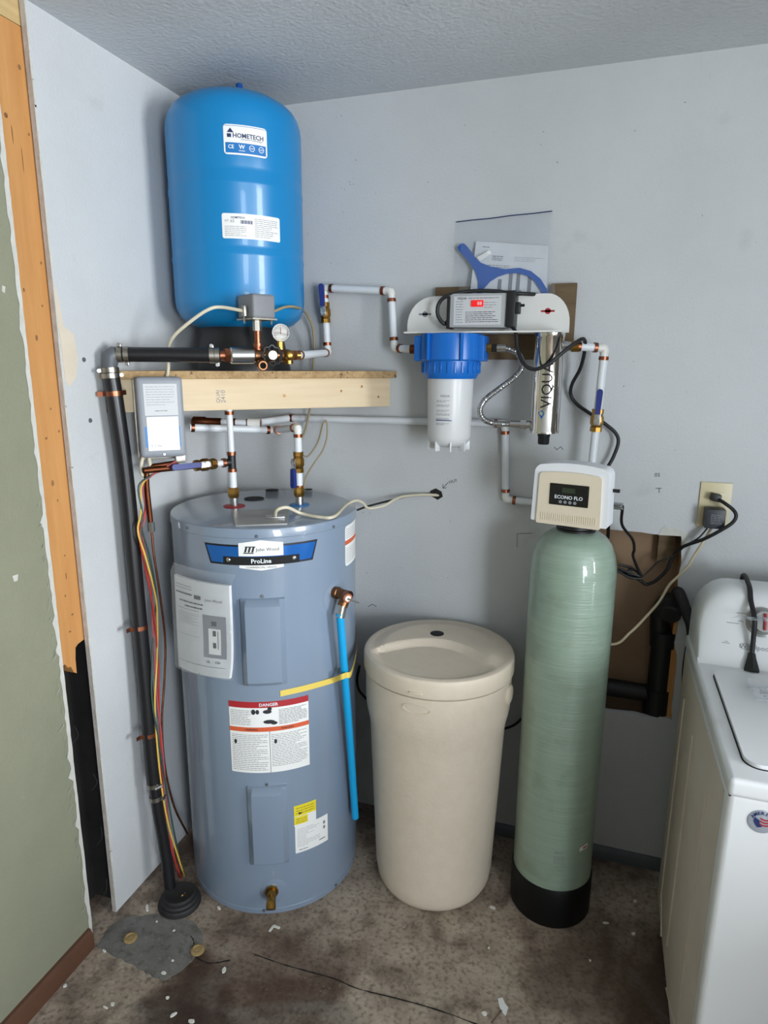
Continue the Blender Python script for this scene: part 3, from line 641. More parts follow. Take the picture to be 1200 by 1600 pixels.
t0, za = tz(349, 210); t1, zb = tz(417, 230); z1 = tz(383, 196)[1]; z0 = tz(383, 243)[1]; w = (t1-t0)*TR; h = z1-z0
mp = cmap(TX, TY, TR, (t0+t1)/2, (z0+z1)/2); l1 = patch('brand_label', mp, w, h, 'label_white', pt, nx=14, rad=.008)
b = MB(); bar(b, mp, -w*.465, w*.465, -h*.44, -h*.10, .0009); bar(b, mp, -w*.47, w*.47, h*.445, h*.46, .0009); b.build('label_field', 'print_blue', l1)
b = MB(); put_text(b, 'HOMETECH', mp, w*.06, h*.14, w*.70, h=.0011, bold=.02); bar(b, mp, -w*.42, -w*.33, h*.07, h*.19, .0011)
b.add([mp(-w*.42, h*.23, .0011), mp(-w*.27, h*.23, .0011), mp(-w*.345, h*.38, .0011)], [(0, 1, 2)]); b.build('lettering', 'ink_blue', l1)
b = MB(); put_text(b, 'CE', mp, -w*.34, -h*.24, w*.13, h=.0013, bold=.02); put_text(b, 'W', mp, -w*.10, -h*.23, w*.14, h=.0013, bold=.03); bar(b, mp, -w*.17, -w*.03, -h*.37, -h*.35, .0013)
for cx in (.13, .35):
    k = 14; b.tube([mp(w*cx+.0065*math.cos(i*.449), -h*.25+.0065*math.sin(i*.449), .0013) for i in range(15)], .0009, 4, False); put_text(b, 'NSF', mp, w*cx, -h*.25, .011, h=.0013)
b.build('lettering', 'print_white', l1)
b = MB(); put_text(b, 'Innovative Technologies', mp, w*.14, h*.015, w*.5, h=.0011); b.build('lettering', 'ink_grey', l1)
t0, _ = tz(347, 350); t1, _ = tz(437, 360); z1 = tz(392, 335)[1]; z0 = tz(392, 374)[1]; w = (t1-t0)*TR; h = z1-z0
mp = cmap(TX, TY, TR, (t0+t1)/2, (z0+z1)/2); l2 = patch('data_label', mp, w, h, 'label_white', pt, nx=16, rad=.005)
b = MB(); para(b, mp, -w*.46, -w*.10, h*.02, -h*.42, 6, .0012, seed=2); para(b, mp, w*.03, w*.46, h*.36, -h*.42, 10, .0013, seed=3); put_text(b, 'HT', mp, -w*.42, h*.2, .010); put_text(b, '65', mp, -w*.33, h*.2, .010); b.build('lettering', 'ink_grey', l2)
b = MB(); put_text(b, 'HOMETECH', mp, -w*.24, h*.34, w*.22, bold=.02)
for i in range(12): x = -w*.20+i*.0026; bar(b, mp, x, x+(.0018 if i % 3 else .0011), h*.10, h*.24)
b.build('lettering', 'ink_blue', l2)

# ---- corner shelf
sh = thing('corner_shelf', 'triangular wooden corner shelf of chipboard on pine beams', 'shelf', (.2, -.2, 1.42))
b = MB(); b.prism([(.002, -.5735), (.613, -.003), (.002, -.003)], lambda x, y, h: V((x, y, h)), 1.511, 1.531); b.build('shelf_board', 'chipboard', sh)
BL = .8119; rotD = Matrix((DT, -DN, V((0, 0, 1)))).transposed()
b = MB(); b.box(dg(BL/2, -.019, 1.4675), (BL-.004, .038, .086), rotD, .002); fb = b.build('front_beam', 'pine', sh)
b = MB(); b.box(dg(.001, -.019, 1.4675), (.004, .039, .084), rotD); b.build('beam_end', 'end_grain', fb)
fD = frame(dg(.293, .0006, 1.462), DT, (0, 0, 1)); b = MB(); put_text(b, 'QUAI', fD, -.007, 0, .034, h=0, rot=math.pi/2); put_text(b, '2410', fD, .006, 0, .034, h=0, rot=math.pi/2); b.build('lettering', 'ink_grey', fb)
for x, y, r in ((533, 611, .0035), (565, 604, .004), (444, 618, .004), (591, 620, .003)):
    p = ondg(x, y, .0004); MB().lathe([(r, 0), (r*.6, .0004), (0, .0005)], p, basis(DN), 12).build('knot', 'bronze', fb)
MB().box((.021, -.27, 1.4675), (.036, .49, .086)).build('wall_ledger', 'pine', sh); MB().box((.29, -.021, 1.4675), (.50, .036, .086)).build('wall_ledger', 'pine', sh)

# ---- washing machine
wm = thing('washing_machine', 'white top-loading washing machine at the right edge', 'washing machine', (1.81, -.46, 0))
WX0, WX1, WY0, WY1, WZ = 1.480, 2.14, -.79, -.125, .845
b = MB(); b.box(((WX0+WX1)/2, (WY0+WY1)/2, .42), (WX1-WX0, WY1-WY0, .79), None, .012, 3); cab = b.build('cabinet', 'washer_white', wm)
b = MB(); fs = lambda y, z, h: V((WX0-h, y, z))
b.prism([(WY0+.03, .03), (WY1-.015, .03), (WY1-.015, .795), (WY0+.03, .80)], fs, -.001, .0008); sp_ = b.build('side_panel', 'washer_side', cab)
for rp_ in ([fs(-.46, .03, .001), fs(-.63, .10, .001), fs(-.63, .70, .001)], [fs(-.40, .10, .001), fs(-.40, .70, .001)], [fs(-.30, .03, .001), fs(-.22, .10, .001), fs(-.22, .70, .001)]): MB().tube(rp_, .0035, 8).build('pressed_rib', 'washer_side', sp_)
b = MB(); b.box(((WX0+WX1)/2, (WY0+WY1)/2-.002, .828), (WX1-WX0+.004, WY1-WY0+.006, .036), None, .010, 3); dk = b.build('top_deck', 'washer_white', wm)
b = MB(); b.box(((WX0+WX1)/2, (WY0+WY1)/2, .8105), (WX1-WX0-.004, WY1-WY0-.004, .006)); b.build('deck_seam', 'dark_hole', wm)
fz = lambda x, y, h: V((x, y, WZ+h))
def rq(x0, x1, y0, y1, r, n=6):
    o = []
    for cx, cy, a0 in ((x1-r, y1-r, 0), (x0+r, y1-r, 90), (x0+r, y0+r, 180), (x1-r, y0+r, 270)):
        for k in range(n+1): t = R(a0+90*k/n); o.append((cx+r*math.cos(t), cy+r*math.sin(t)))
    return o
b = MB(); b.prism(rq(1.5085, 2.1115, -.7505, -.3525, .03), fz, .0005, .0022); b.build('lid_gap', 'dark_hole', wm)
b = MB(); b.prism(rq(1.511, 2.109, -.748, -.352, .028), fz, .0005, .010); b.build('lid', 'washer_white', wm)
# console: left end profile swept along X with a rounded top corner
cy0, cy1, ch = -.312, -.128, .172
def csec(t):     # half-round shoulder towards the end
    return t
b = MB(); K = 14; vs = []; prof = [(cy0, 0), (cy0+.012, .012), (cy0+.066, .136), (cy0+.078, .160), (cy0+.096, ch), (cy1-.01, ch), (cy1, ch-.012), (cy1, 0)]
xs = [0, .004, .012, .024, .04, .058, .075]; xs = xs+[.66-x for x in reversed(xs)]
for x in xs:
    e = min(x, .66-x); k = 1 if e >= .075 else math.sqrt(max(0, 1-((.075-e)/.075)**2)); s = .42+.58*k
    vs += [V((WX0+.004+x*.988, y, WZ-.001+(z if z <= .012 else .012+(z-.012)*s))) for y, z in prof]
n = len(prof); fs2 = [(i*n+j, i*n+j+1, (i+1)*n+j+1, (i+1)*n+j) for i in range(len(xs)-1) for j in range(n-1)]+[tuple(range(n)), tuple(range((len(xs)-1)*n, len(xs)*n))]
b.add(vs, fs2); cn = b.build('console', 'washer_white', wm, ang=35)
nrm = V((0, -.106, .046)).normalized(); up = V((0, .046, .106)).normalized()
fc = frame(V((1.60, cy0+.012, WZ+.011)), (1, 0, 0), up)
b = MB(); put_text(b, 'Whirlpool', fc, .008, .038, .066, h=.0006)
b.tube([fc(-.012+.013*math.cos(t), .040+.007*math.sin(t), .0006) for t in [i*.4 for i in range(17)]], .0006, 4, False)
for x, y, l in ((-.034, .118, .026), (-.030, .098, .012), (-.055, .092, .028), (-.064, .042, .018), (-.058, .046, .008)): bar(b, fc, x, x+l, y, y+.0012, .0006)
b.build('lettering', 'ink_grey', cn)
kn = MB().lathe([(.036, 0), (.036, .004), (.030, .006), (.027, .022), (.024, .026), (0, .027)], fc(.022, .102, 0), basis(nrm), 36).build('knob', 'plate_metal', cn)
b = MB(); b.box(fc(.022, .102, .029), (.006, .040, .006), Matrix((V((1, 0, 0)), up, nrm)).transposed(), .002); b.build('knob_pointer', 'ink_red', kn)
fb_ = frame(V((1.5375, WY0-.0006, .771)), (1, 0, 0), (0, 0, 1))
bd = MB().lathe([(.0225, 0), (.0225, .0012), (.021, .0018), (0, .0018)], V((1.5375, WY0+.0002, .771)), basis((0, -1, 0)), 40).build('round_sticker', 'sticker_silver', wm)
b = MB()
for i, c_ in enumerate('AMERICA'):
    a_ = R(150-i*20); put_text(b, c_, fb_, .0175*math.cos(a_), .0175*math.sin(a_), 0, size=.0085, bold=.03, h=.0018, rot=a_-math.pi/2)
b.add([fb_(x, y, .0017) for x, y in ((-.012, .008), (-.004, .003), (-.003, -.004), (.002, -.009), (-.006, -.012), (-.010, -.006), (-.013, .0))], [tuple(range(7))]); b.build('sticker_print', 'ink_blue', bd)
b = MB()
for k in range(3): b.grid(lambda u, v: fb_(-.003+u*.016, .006-k*.0055-.003*math.sin(u*3)+v*.0028, .0018), 6, 1)
b.build('sticker_print', 'ink_red', bd)

# ================================================================ PLUMBING
PR = .0108
def ring(par, c, d, r=PR+.0022, l=.0095, m='copper'):
    d = V(d).normalized(); return MB().tube([c-d*l/2, c+d*l/2], r, 18).build('crimp_ring', m, par)
def pex(root, pts, skip_start=0, skip_end=0, rings=(True, True), elbow='pex_fitting', m='pex', r=PR, rm='copper', e=.017):
    """straight plastic pipe lengths with elbows at the corners and a copper crimp ring at each end"""
    pts = [V(p) for p in pts]; n = len(pts)
    for i in range(n-1):
        a, b = pts[i], pts[i+1]; d = (b-a).normalized(); a2 = a+d*(e if i > 0 else skip_start); b2 = b-d*(e if i < n-2 else skip_end)
        MB().tube([a2, b2], r, 18).build('pipe', m, root)
        if i > 0 or rings[0]: ring(root, a2+d*.009, d, m=rm)
        if i < n-2 or rings[1]: ring(root, b2-d*.009, d, m=rm)
        if i < n-2:
            c = (pts[i+2]-b).normalized(); p0 = b-d*(e+.004); p3 = b+c*(e+.004)
            MB().tube([p0, b-d*.007, b-d*.002+c*.002, b+c*.007, p3], [.0098, .0118, .0128, .0118, .0098], 16).build('elbow', elbow, root)
def ball_valve(par, c, axis, face, hdir, hl=.062, off=.020):
    axis = V(axis).normalized(); face = V(face); face = (face-axis*face.dot(axis)).normalized(); c = V(c)
    bv = MB().lathe([(.0125, -.030), (.0155, -.030), (.0155, -.018), (.0135, -.016), (.0175, -.008), (.0175, .008), (.0135, .016), (.0155, .018), (.0155, .030), (.0125, .030)], c, basis(axis), 8).build('ball_valve', 'brass', par)
    MB().tube([c+face*.008, c+face*(off+.004)], .008, 10).build('valve_stem', 'steel', bv)
    hdir = V(hdir).normalized(); side = hdir.cross(face); rot = Matrix((hdir, side, face)).transposed()
    mb = MB(); mb.box(c+face*off+hdir*.004, (.030, .017, .004), rot, .001); mb.build('handle_plate', 'steel', bv)
    fr = lambda x, y, h: c+hdir*x+side*y+face*h
    mb = MB(); pl = []
    for k in range(9): t = R(-90+22.5*k); pl.append((.022+hl-.008+.008*math.cos(t), .008*math.sin(t)))
    pl += [(.018, .0065), (.018, -.0065)]
    mb.prism(pl, fr, off-.004, off+.007); hd_ = mb.build('valve_handle', 'valve_blue', bv)
    return bv

# ---- black water pipe up the left wall
bp = thing('water_pipe', 'black poly water pipe running up the left wall to the shelf', 'pipe', onz(262, 1400, 0))
path = cat([onx(268, 1400, .108), onx(258, 1330, .090), onx(241, 1225, .068), onx(226, 1060, .056), onx(211, 900, .050), onx(197, 750, .048), onx(182, 640, .046), dg(.0135, .045, 1.54)], 6)
cut = 12
MB().tube(path[:cut+1], .0165, 20).build('lower_pipe', 'black_poly', bp); MB().tube(path[cut:], .0205, 22).build('upper_pipe', 'black_poly', bp)
el = dg(.0155, .045, 1.572)
MB().tube([dg(.0135, .045, 1.535), el+V((0, 0, -.02)), el+V((0, 0, -.006))+DT*.002, el+DT*.01+V((0, 0, .0)), el+DT*.022], [.0165, .0185, .021, .020, .0175], 20).build('elbow', 'grey_plastic', bp)
hp = [el+DT*.012, dg(.15, .075, 1.572), dg(.277, .110, 1.5715)]
MB().tube(cat(hp, 8), .0185, 22).build('branch_pipe', 'black_poly', bp)
def clamp(par, c, d, r, up):
    d = V(d).normalized(); up = V(up); up = (up-d*up.dot(d)).normalized(); c = V(c)
    h_ = MB().tube([c-d*.006, c+d*.006], r, 24).build('hose_clamp', 'galvanised', par)
    mb = MB(); mb.tube([c+up*(r+.004)-up.cross(d)*.009, c+up*(r+.004)+up.cross(d)*.011], .0045, 8); mb.box(c+up*(r+.003), (.010, .010, .008), Matrix((d, d.cross(up), up)).transposed(), .001); mb.build('clamp_screw', 'steel', h_)
hd_ = (hp[1]-hp[0]).normalized(); side_ = DN
for c, up in ((hp[0]+hd_*.012, (0, 0, 1)), (hp[0]+hd_*.028, (0, 0, -1)), (hp[2]-hd_*.022, (0, 0, 1)), (hp[2]-hd_*.009, (0, 0, -1))): clamp(bp, c, hd_, .0198, up)
dn = path[-1]-path[-3]
for f_, up in ((path[-1]+V((0, 0, -.006)), -DT), (path[-1]+V((0, 0, -.020)), DT)): clamp(bp, f_, dn, .0218, up)
for i, up in ((cut, (1, -.4, 0)), (cut-1, (1, .3, 0))): clamp(bp, path[i], path[i+1]-path[i-1], .0212 if i >= cut else .0185, up)
def strap(par, c, d, r, wall):
    d = V(d).normalized(); wall = V(wall); s = d.cross(wall).normalized(); mb = MB(); c = V(c)
    q = [c+wall*.012+s*.040, c+wall*.010+s*(r+.006), c+s*r*.9-wall*.003]+[c+(s*math.cos(t)-wall*math.sin(t))*(r+.001) for t in (.5, 1.0, 1.57, 2.1, 2.6)]+[c-s*r-wall*.002, c+wall*.010-s*(r+.006), c+wall*.012-s*.030]
    vs = []
    for p in q: vs += [p-d*.006, p+d*.006]
    mb.add(vs, [(2*i, 2*i+1, 2*i+3, 2*i+2) for i in range(len(q)-1)]); return mb.build('pipe_strap', 'copper', par)
ci = min(range(len(path)), key=lambda i: abs(path[i].z-1.478)); strap(bp, path[ci], path[ci]-path[ci-1], .0205, -DN)
for zz in (.825, .50):
    ci = min(range(len(path)), key=lambda i: abs(path[i].z-zz)); strap(bp, path[ci], path[ci]-path[ci-1], .0205, (-1, 0, 0))
tag(MB().lathe([(.035, 0), (.060, .0), (.062, .005), (.056, .009), (.060, .012), (.057, .017), (.050, .019), (.055, .023), (.052, .028), (.045, .030), (.047, .033), (.042, .038), (.034, .036), (0, .026)], onz(281, 1411, 0), None, 26).build('floor_boot', 'rubber', origin=onz(281, 1411, 0)), 'black ridged rubber boot where the pipe meets the floor', 'rubber boot')

# ---- tank tee with gauge and valves
tt = thing('tank_tee', 'brass tank tee with gauge and drain cocks on the shelf', 'pipe fitting', dg(.367, .115, 1.532))
a0, a1 = hp[2], dg(.4655, .112, 1.5735); ax = (a1-a0).normalized(); P = lambda s: a0+(a1-a0)*s
MB().tube([P(-.03), P(.06)], .0135, 18).build('hose_barb', 'copper', tt)
MB().tube([P(.05), P(.14)], .0195, 6).build('nut', 'copper', tt)
MB().tube([P(.12), P(.14), P(.44), P(.46)], [.018, .0215, .0215, .018], 26).build('check_valve', 'steel', tt)
MB().tube([P(.44), P(.52), P(.95)], [.017, .0185, .016], 18).build('tee_body', 'bronze', tt)
sw0 = P(.515); MB().tube([sw0, sw0+V((0, 0, .095))], .0085, 16).build('switch_nipple', 'copper', tt)
MB().tube([sw0+V((0, 0, .062)), sw0+V((0, 0, .092))], .0115, 6).build('nipple_nut', 'galvanised', tt)
MB().tube([sw0+V((0, 0, .012)), sw0+V((0, 0, .030))], .0125, 14).build('nipple_nut', 'copper', tt)
dc = P(.52)+DN*.018-V((0, 0, .026)); b = MB(); b.tube([P(.52)-V((0, 0, .005)), dc], .009, 12); b.lathe([(.0, -.006), (.010, -.004), (.011, .010), (.0135, .012), (.0135, .024), (.0115, .026), (.0085, .026), (.0078, .016), (0, .016)], dc, basis(DN), 18); dck = b.build('drain_cock', 'bronze', tt); MB().lathe([(.0076, .0165), (0, .0165)], dc, basis(DN), 14).build('outlet_bore', 'dark_hole', dck)
wc = P(.66)+DN*.036
b = MB(); k = 40; b.tube([wc+(DT*math.cos(2*math.pi*i/k)+V((0, 0, 1))*math.sin(2*math.pi*i/k))*(.0235+.0022*math.cos(8*2*math.pi*i/k)) for i in range(k+1)], .0042, 8, False)
for i in range(4): t = math.pi*i/2+.4; b.tube([wc, wc+(DT*math.cos(t)+V((0, 0, 1))*math.sin(t))*.022], .003, 6)
hw = b.build('hand_wheel', 'black_plastic', tt)
MB().tube([P(.66), wc+DN*.006], .0065, 12).build('valve_spindle', 'bronze', tt); MB().tube([wc+DN*.002, wc+DN*.010], .0115, 20).build('wheel_hub', 'gauge_face', hw)
gb = P(.84); MB().tube([gb, gb+V((0, 0, .042))], .0085, 6).build('gauge_stem', 'brass', tt)
gc = gb+V((0, 0, .058))+DN*.004; gd = (CAM-gc); gd.z = 0; gd.normalize()
gg = MB().lathe([(.018, -.010), (.0225, -.008), (.0235, .004), (.0225, .006), (.021, .006), (.021, .003), (0, .003)], gc, basis(gd), 36).build('pressure_gauge', 'steel', tt)
MB().lathe([(.0208, .0035), (0, .0035)], gc, basis(gd), 32).build('gauge_face', 'gauge_face', gg)
fg = frame(gc+gd*.0045, V((0, 0, 1)).cross(gd), (0, 0, 1)); b = MB()
for i in range(13):
    t = R(225-i*22.5); b.add([fg(.0165*math.cos(t)-.0004*math.sin(t), .0165*math.sin(t)+.0004*math.cos(t)), fg(.019*math.cos(t)-.0004*math.sin(t), .019*math.sin(t)+.0004*math.cos(t)), fg(.019*math.cos(t)+.0004*math.sin(t), .019*math.sin(t)-.0004*math.cos(t)), fg(.0165*math.cos(t)+.0004*math.sin(t), .0165*math.sin(t)-.0004*math.cos(t))], [(0, 1, 2, 3)])
b.add([fg(-.001, -.004), fg(.001, -.004), fg(.0006, .014), fg(-.0006, .014)], [(0, 1, 2, 3)]); b.build('gauge_marks', 'ink_red', gg)
rv = P(.93)+DN*.012; b = MB(); b.tube([rv-V((0, 0, .022)), rv+V((0, 0, .010))], .0125, 16); b.lathe([(.0125, 0), (.0135, .004), (.0135, .014), (.012, .018), (.008, .0205), (0, .0215)], rv, basis(DN), 22); b.build('relief_valve', 'brass', tt)
MB().tube([P(.97), P(1.06)], .0145, 6).build('nut', 'copper', tt); MB().tube([P(1.04), P(1.12)], .0115, 14).build('adapter', 'brass', tt)
# pressure switch on top of the nipple
sc_ = sw0+V((0, 0, .121)); rs_ = Matrix((DT, -DN, V((0, 0, 1)))).transposed(); rs_ = Matrix.Rotation(R(16), 3, 'Z') @ rs_
ps = thing('pressure_switch', 'grey pressure switch box in front of the blue tank', 'pressure switch', sw0+V((0, 0, .092)))
b = MB(); b.box(sc_, (.066, .080, .060), rs_, .008, 3); b.build('cover', 'switch_grey', ps)
b = MB(); b.box(sc_-V((0, 0, .031)), (.070, .084, .004), rs_); b.build('base_plate', 'galvanised', ps)
for s in (-1, 1):
    c = sc_+rs_ @ V((s*.040, -.006, -.012)); b = MB(); b.box(c, (.008, .018, .026), rs_, .001); b.tube([c-V((0, 0, .012)), c-V((0, 0, .030))], .0025, 8); b.build('cable_clamp', 'galvanised', ps)
def cable(name, label, pts, r, m, catg='cable', group=None, n=8, seg=10):
    c = cat(pts, n); o = MB().tube(c, r, seg).build(name, m, origin=c[0]); return tag(o, label, catg, group)
cL = sc_+rs_ @ V((-.040, -.006, -.012)); cR = sc_+rs_ @ V((.040, -.006, -.012))
cable('power_cable', 'pale flat cable from the left side of the pressure switch to the shelf', [cL, ondg(345, 480, .10), ondg(325, 484, .10), ondg(298, 502, .085), ondg(272, 525, .06), ondg(263, 545, .035), ondg(263, 575, .02), dg(.150, .026, 1.50), dg(.150, .024, 1.42)], .0045, 'cable_white')
cable('power_cable', 'pale cable from the right side of the pressure switch behind the shelf', [cR, ondg(445, 480, .085), ondg(462, 480, .05), ony(476, 487, -.10), ony(488, 510, -.05), ony(491, 545, -.03), ony(489, 575, -.03), ony(487, 610, -.05), ony(484, 640, -.05), ony(478, 668, -.05), ony(470, 690, -.06)], .0036, 'cable_tan')

# ---- plastic pipe from the tank tee to the filter
p1 = thing('pex_pipe_run', 'white plastic pipe run from the tank tee up and over to the filter', 'pipe', ony(512, 550, -.03))
k0 = P(1.10); e1 = ony(512, 551, -.030); e2 = ony(506, 450, -.030); e3 = ony(611, 455, -.045); e4 = ony(616, 544, -.060); e5 = ony(650, 546, -.105)
pex(p1, [k0, e1, e2, e3, e4, e5], skip_end=0)
vb = e1+(e2-e1)*.62; ball_valve(p1, vb, e2-e1, (.15, -1, 0), e2-e1, hl=.060, off=.026)

# ---- supply line along the back wall under the shelf (from the softener to the heater)
p2 = thing('pex_pipe_run', 'long grey-white pipe along the back wall behind the filter', 'pipe', ony(560, 656, -.02))
s0 = ony(318, 659, -.235); s1 = ony(398, 661, -.19); s2 = ony(452, 653, -.020); s3 = ony(789, 662, -.018); s4 = ony(790, 780, -.018); s5 = ony(868, 790, -.020)
MB().tube([s0, s1], PR, 16).build('pipe', 'pex', p2)
MB().tube([s1-(s1-s0).normalized()*.004, s1, s2-(s1-s2).normalized()*0], [PR, PR, PR], 16).build('pipe', 'pex', p2)
pex(p2, [s2, s3, s4, s5], rings=(True, False), rm='copper')
d_ = (s1-s0).normalized()
for t in (-.062, -.018, .014): ring(p2, s1+d_*t, d_)
b = MB(); b.tube([s0-d_*.035, s0-d_*.03, s0+d_*.005, s0+d_*.01, s0+d_*.055], [.011, .0155, .0155, .0125, .0125], 12); b.build('tee_fitting', 'copper_dark', p2)
b = MB(); b.tube([s1-d_*.02, s1+d_*.018], .0145, 12); b.build('coupling', 'pex_fitting', p2)

# ---- cold line into the heater
p3 = thing('pex_pipe_run', 'white pipe with blue-handled valve entering the heater at the blue ring', 'pipe', COLD)
top = V((COLD.x, COLD.y, 0)); ez = hitp(470, 668, COLD.x, COLD.y, .001).z
c_e = V((COLD.x, COLD.y, ez)); c_l = c_e+V((-.40, .02, -.003)); cmid = c_e+(c_l-c_e)*.28
cA = ondg(430, 672, -.11); cB = ondg(296, 668, -.10)
pex(p3, [cB, cA, c_e, COLD+V((0, 0, .030))], skip_end=.015, e=.014)
MB().tube([COLD+V((0, 0, .026)), COLD+V((0, 0, .034)), COLD+V((0, 0, .048)), COLD+V((0, 0, .056))], [.014, .0165, .0165, .013], 8).build('union_nut', 'brass', p3)
zv = hitp(468, 722, COLD.x, COLD.y, .001).z; ball_valve(p3, V((COLD.x, COLD.y, zv)), (0, 0, 1), (-.35, -.9, 0), (0, 0, -1), hl=.052, off=.020)
# ---- hot line out of the heater
p4 = thing('pex_pipe_run', 'white pipe rising from the red ring on the heater with a side branch', 'pipe', HOT)
hzt = 1.425; ht = V((HOT.x-.002, HOT.y, hzt)); hb = HOT+V((0, 0, .030)); zt4 = hitp(366, 722, HOT.x, HOT.y, .001).z; tee = V((HOT.x-.001, HOT.y, zt4))
pex(p4, [hb, tee-V((0, 0, .004))], skip_start=.012, skip_end=.010); pex(p4, [tee+V((0, 0, .004)), ht], skip_start=.012, r=.0088)
b = MB(); b.tube([tee-V((0, 0, .022)), tee+V((0, 0, .022))], .0115, 14)
br_d = (ondg(285, 724, .03)-tee); br_d.z = 0; br_d.normalize(); b.tube([tee, tee+br_d*.024], .0105, 14); b.build('tee_fitting', 'black_plastic', p4)
MB().tube([HOT+V((0, 0, .026)), HOT+V((0, 0, .034)), HOT+V((0, 0, .048)), HOT+V((0, 0, .056))], [.014, .0165, .0165, .013], 8).build('union_nut', 'brass', p4)
pex(p4, [tee+br_d*.016, tee+br_d*.062], r=.0088)
bvc = tee+br_d*.082; ball_valve(p4, bvc, br_d, (.4, -.8, .15), br_d, hl=.080, off=.018)
MB().tube([bvc+br_d*.03, bvc+br_d*.17], .0085, 12).build('pipe', 'copper_dark', p4)

# ---- relief valve with blue discharge tube
rv_ = thing('relief_valve', 'brass relief valve with a bright blue discharge tube on the heater', 'valve', hitp(527, 930, HX, HY, HR))
t, z = hit(522, 925, HX, HY, HR); o = V((math.cos(t), math.sin(t), 0)); a_ = V((HX, HY, z))+o*HR
b_ = a_+o*.042
MB().tube([a_, a_+o*.016, a_+o*.018, b_+o*.014], [.017, .017, .0145, .0145], 14).build('valve_body', 'bronze', rv_)
tq = [hitp(531, 958, HX, HY, HR+.040), hitp(539, 1060, HX, HY, HR+.036), hitp(547, 1160, HX, HY, HR+.032), hitp(555, 1277, HX, HY, HR+.026)]
d_ = V((.55, -.83, .0)).normalized()
MB().tube([b_, b_+d_*.026], [.014, .0125], 18).build('valve_cap', 'copper', rv_); MB().tube([b_+d_*.026, b_+d_*.028], .008, 14).build('cap_disc', 'gauge_face', rv_)
lv = MB(); lv.tube([b_+d_*.03, b_+d_*.034+V((.03, .0, -.006))], .0025, 8); lv.build('test_lever', 'steel', rv_)
MB().tube([b_+V((0, 0, -.004)), b_+(tq[0]-b_)*.62], .0145, 10).build('outlet', 'bronze', rv_); MB().tube([b_+(tq[0]-b_)*.55, tq[0]+(tq[1]-tq[0])*.06], .0125, 16).build('sleeve', 'steel', rv_)
MB().tube(cat([tq[0]]+tq[1:], 6), .0108, 18).build('discharge_tube', 'tube_blue', rv_)
# yellow tape
b = MB(); pts = [hitp(438, 1084, HX, HY, HR+.0015), hitp(470, 1077, HX, HY, HR+.0015), hitp(500, 1069, HX, HY, HR+.0015), hitp(520, 1063, HX, HY, HR+.010), hitp(533, 1058, HX, HY, HR+.048), hitp(541, 1055, HX, HY, HR+.051), hitp(549, 1051, HX, HY, HR+.049)]
th_, zz = hit(556, 1020, HX, HY, HR+.004); pts += [V((HX+(HR+.012)*math.cos(.10), HY+(HR+.012)*math.sin(.10), zz+.02)), V((HX+(HR+.002)*math.cos(.42), HY+(HR+.002)*math.sin(.42), zz+.05))]
c = cat(pts, 5); vs = []
for p in c: vs += [p-V((0, 0, .0085)), p+V((0, 0, .0085))]
b.add(vs, [(2*i, 2*i+1, 2*i+3, 2*i+2) for i in range(len(c)-1)]); tag(b.build('adhesive_tape', 'tape_yellow', origin=c[0]), 'yellow tape holding the blue tube to the heater', 'tape')
def bar2(mb, mp, x0, x1, y0, y1, h=.0009): mb.grid(lambda u, v: mp(x0+(x1-x0)*u, y0+(y1-y0)*v, h), max(2, int(abs(x1-x0)/.003)), max(2, int(abs(y1-y0)/.006)))
# manual in a plastic sleeve
tm, zm = hz(312, 980); nm = V((math.cos(tm), math.sin(tm), 0)); pc = V((HX, HY, zm))+nm*(HR+.016)
def onm(x, y, off=0): d = ray(x, y); return CAM+d*(((pc+nm*off-CAM).dot(nm))/d.dot(nm))
q = [onm(*p) for p in ((274, 897), (354, 917), (360, 1060), (281, 1040))]
mn = thing('instruction_manual', 'white instruction booklet in a clear sleeve taped to the heater', 'booklet', pc)
us = V((-nm.y, nm.x, 0))
def mf(u, v, off=0):
    p = (q[0]*(1-u)+q[1]*u)*(1-v)+(q[3]*(1-u)+q[2]*u)*v
    return p+nm*(off+.010*math.sin(math.pi*u)-.012*u*u+.012*(v**6)*u)
b = MB(); b.grid(lambda u, v: mf(u, v, .004), 48, 48); b.grid(lambda u, v: mf(u, v, -.004), 10, 10)
for e in (lambda t, s: mf(0, t, -.004+.008*s), lambda t, s: mf(1, t, -.004+.008*s), lambda t, s: mf(t, 0, -.004+.008*s), lambda t, s: mf(t, 1, -.004+.008*s)): b.grid(e, 10, 1)
bk = b.build('booklet', 'paper', mn)
W_ = (q[1]-q[0]).length; H_ = (q[3]-q[0]).length; mmap = lambda x, y, h=0: mf(x/W_+.5, .5-y/H_, .0046+h)
b = MB(); put_text(b, 'John Wood', mmap, W_*.26, H_*.315, W_*.26, bold=.0, h=.0006); bar2(b, mmap, -W_*.46, -W_*.10, H_*.335, H_*.35); bar2(b, mmap, -W_*.06, W_*.06, H_*.31, H_*.35)
para(b, mmap, -W_*.38, W_*.10, H_*.275, H_*.245, 1, .004, .0006, 0, 7); para(b, mmap, -W_*.26, W_*.08, H_*.23, H_*.20, 1, .004, .0006, 0, 8); para(b, mmap, -W_*.46, -W_*.1, H_*.44, H_*.38, 2, .0013, .0006); bar2(b, mmap, -W_*.42, W_*.02, H_*.18, H_*.183); bar2(b, mmap, -W_*.42, W_*.02, -H_*.10, -H_*.098); bar2(b, mmap, -W_*.46, W_*.42, -H_*.40, -H_*.397)
put_text(b, 'UL', mmap, W_*.16, -H_*.345, .012, h=.0006, bold=.02); put_text(b, 'CSA', mmap, W_*.31, -H_*.345, .016, h=.0006, bold=.02); b.build('lettering', 'ink', bk)
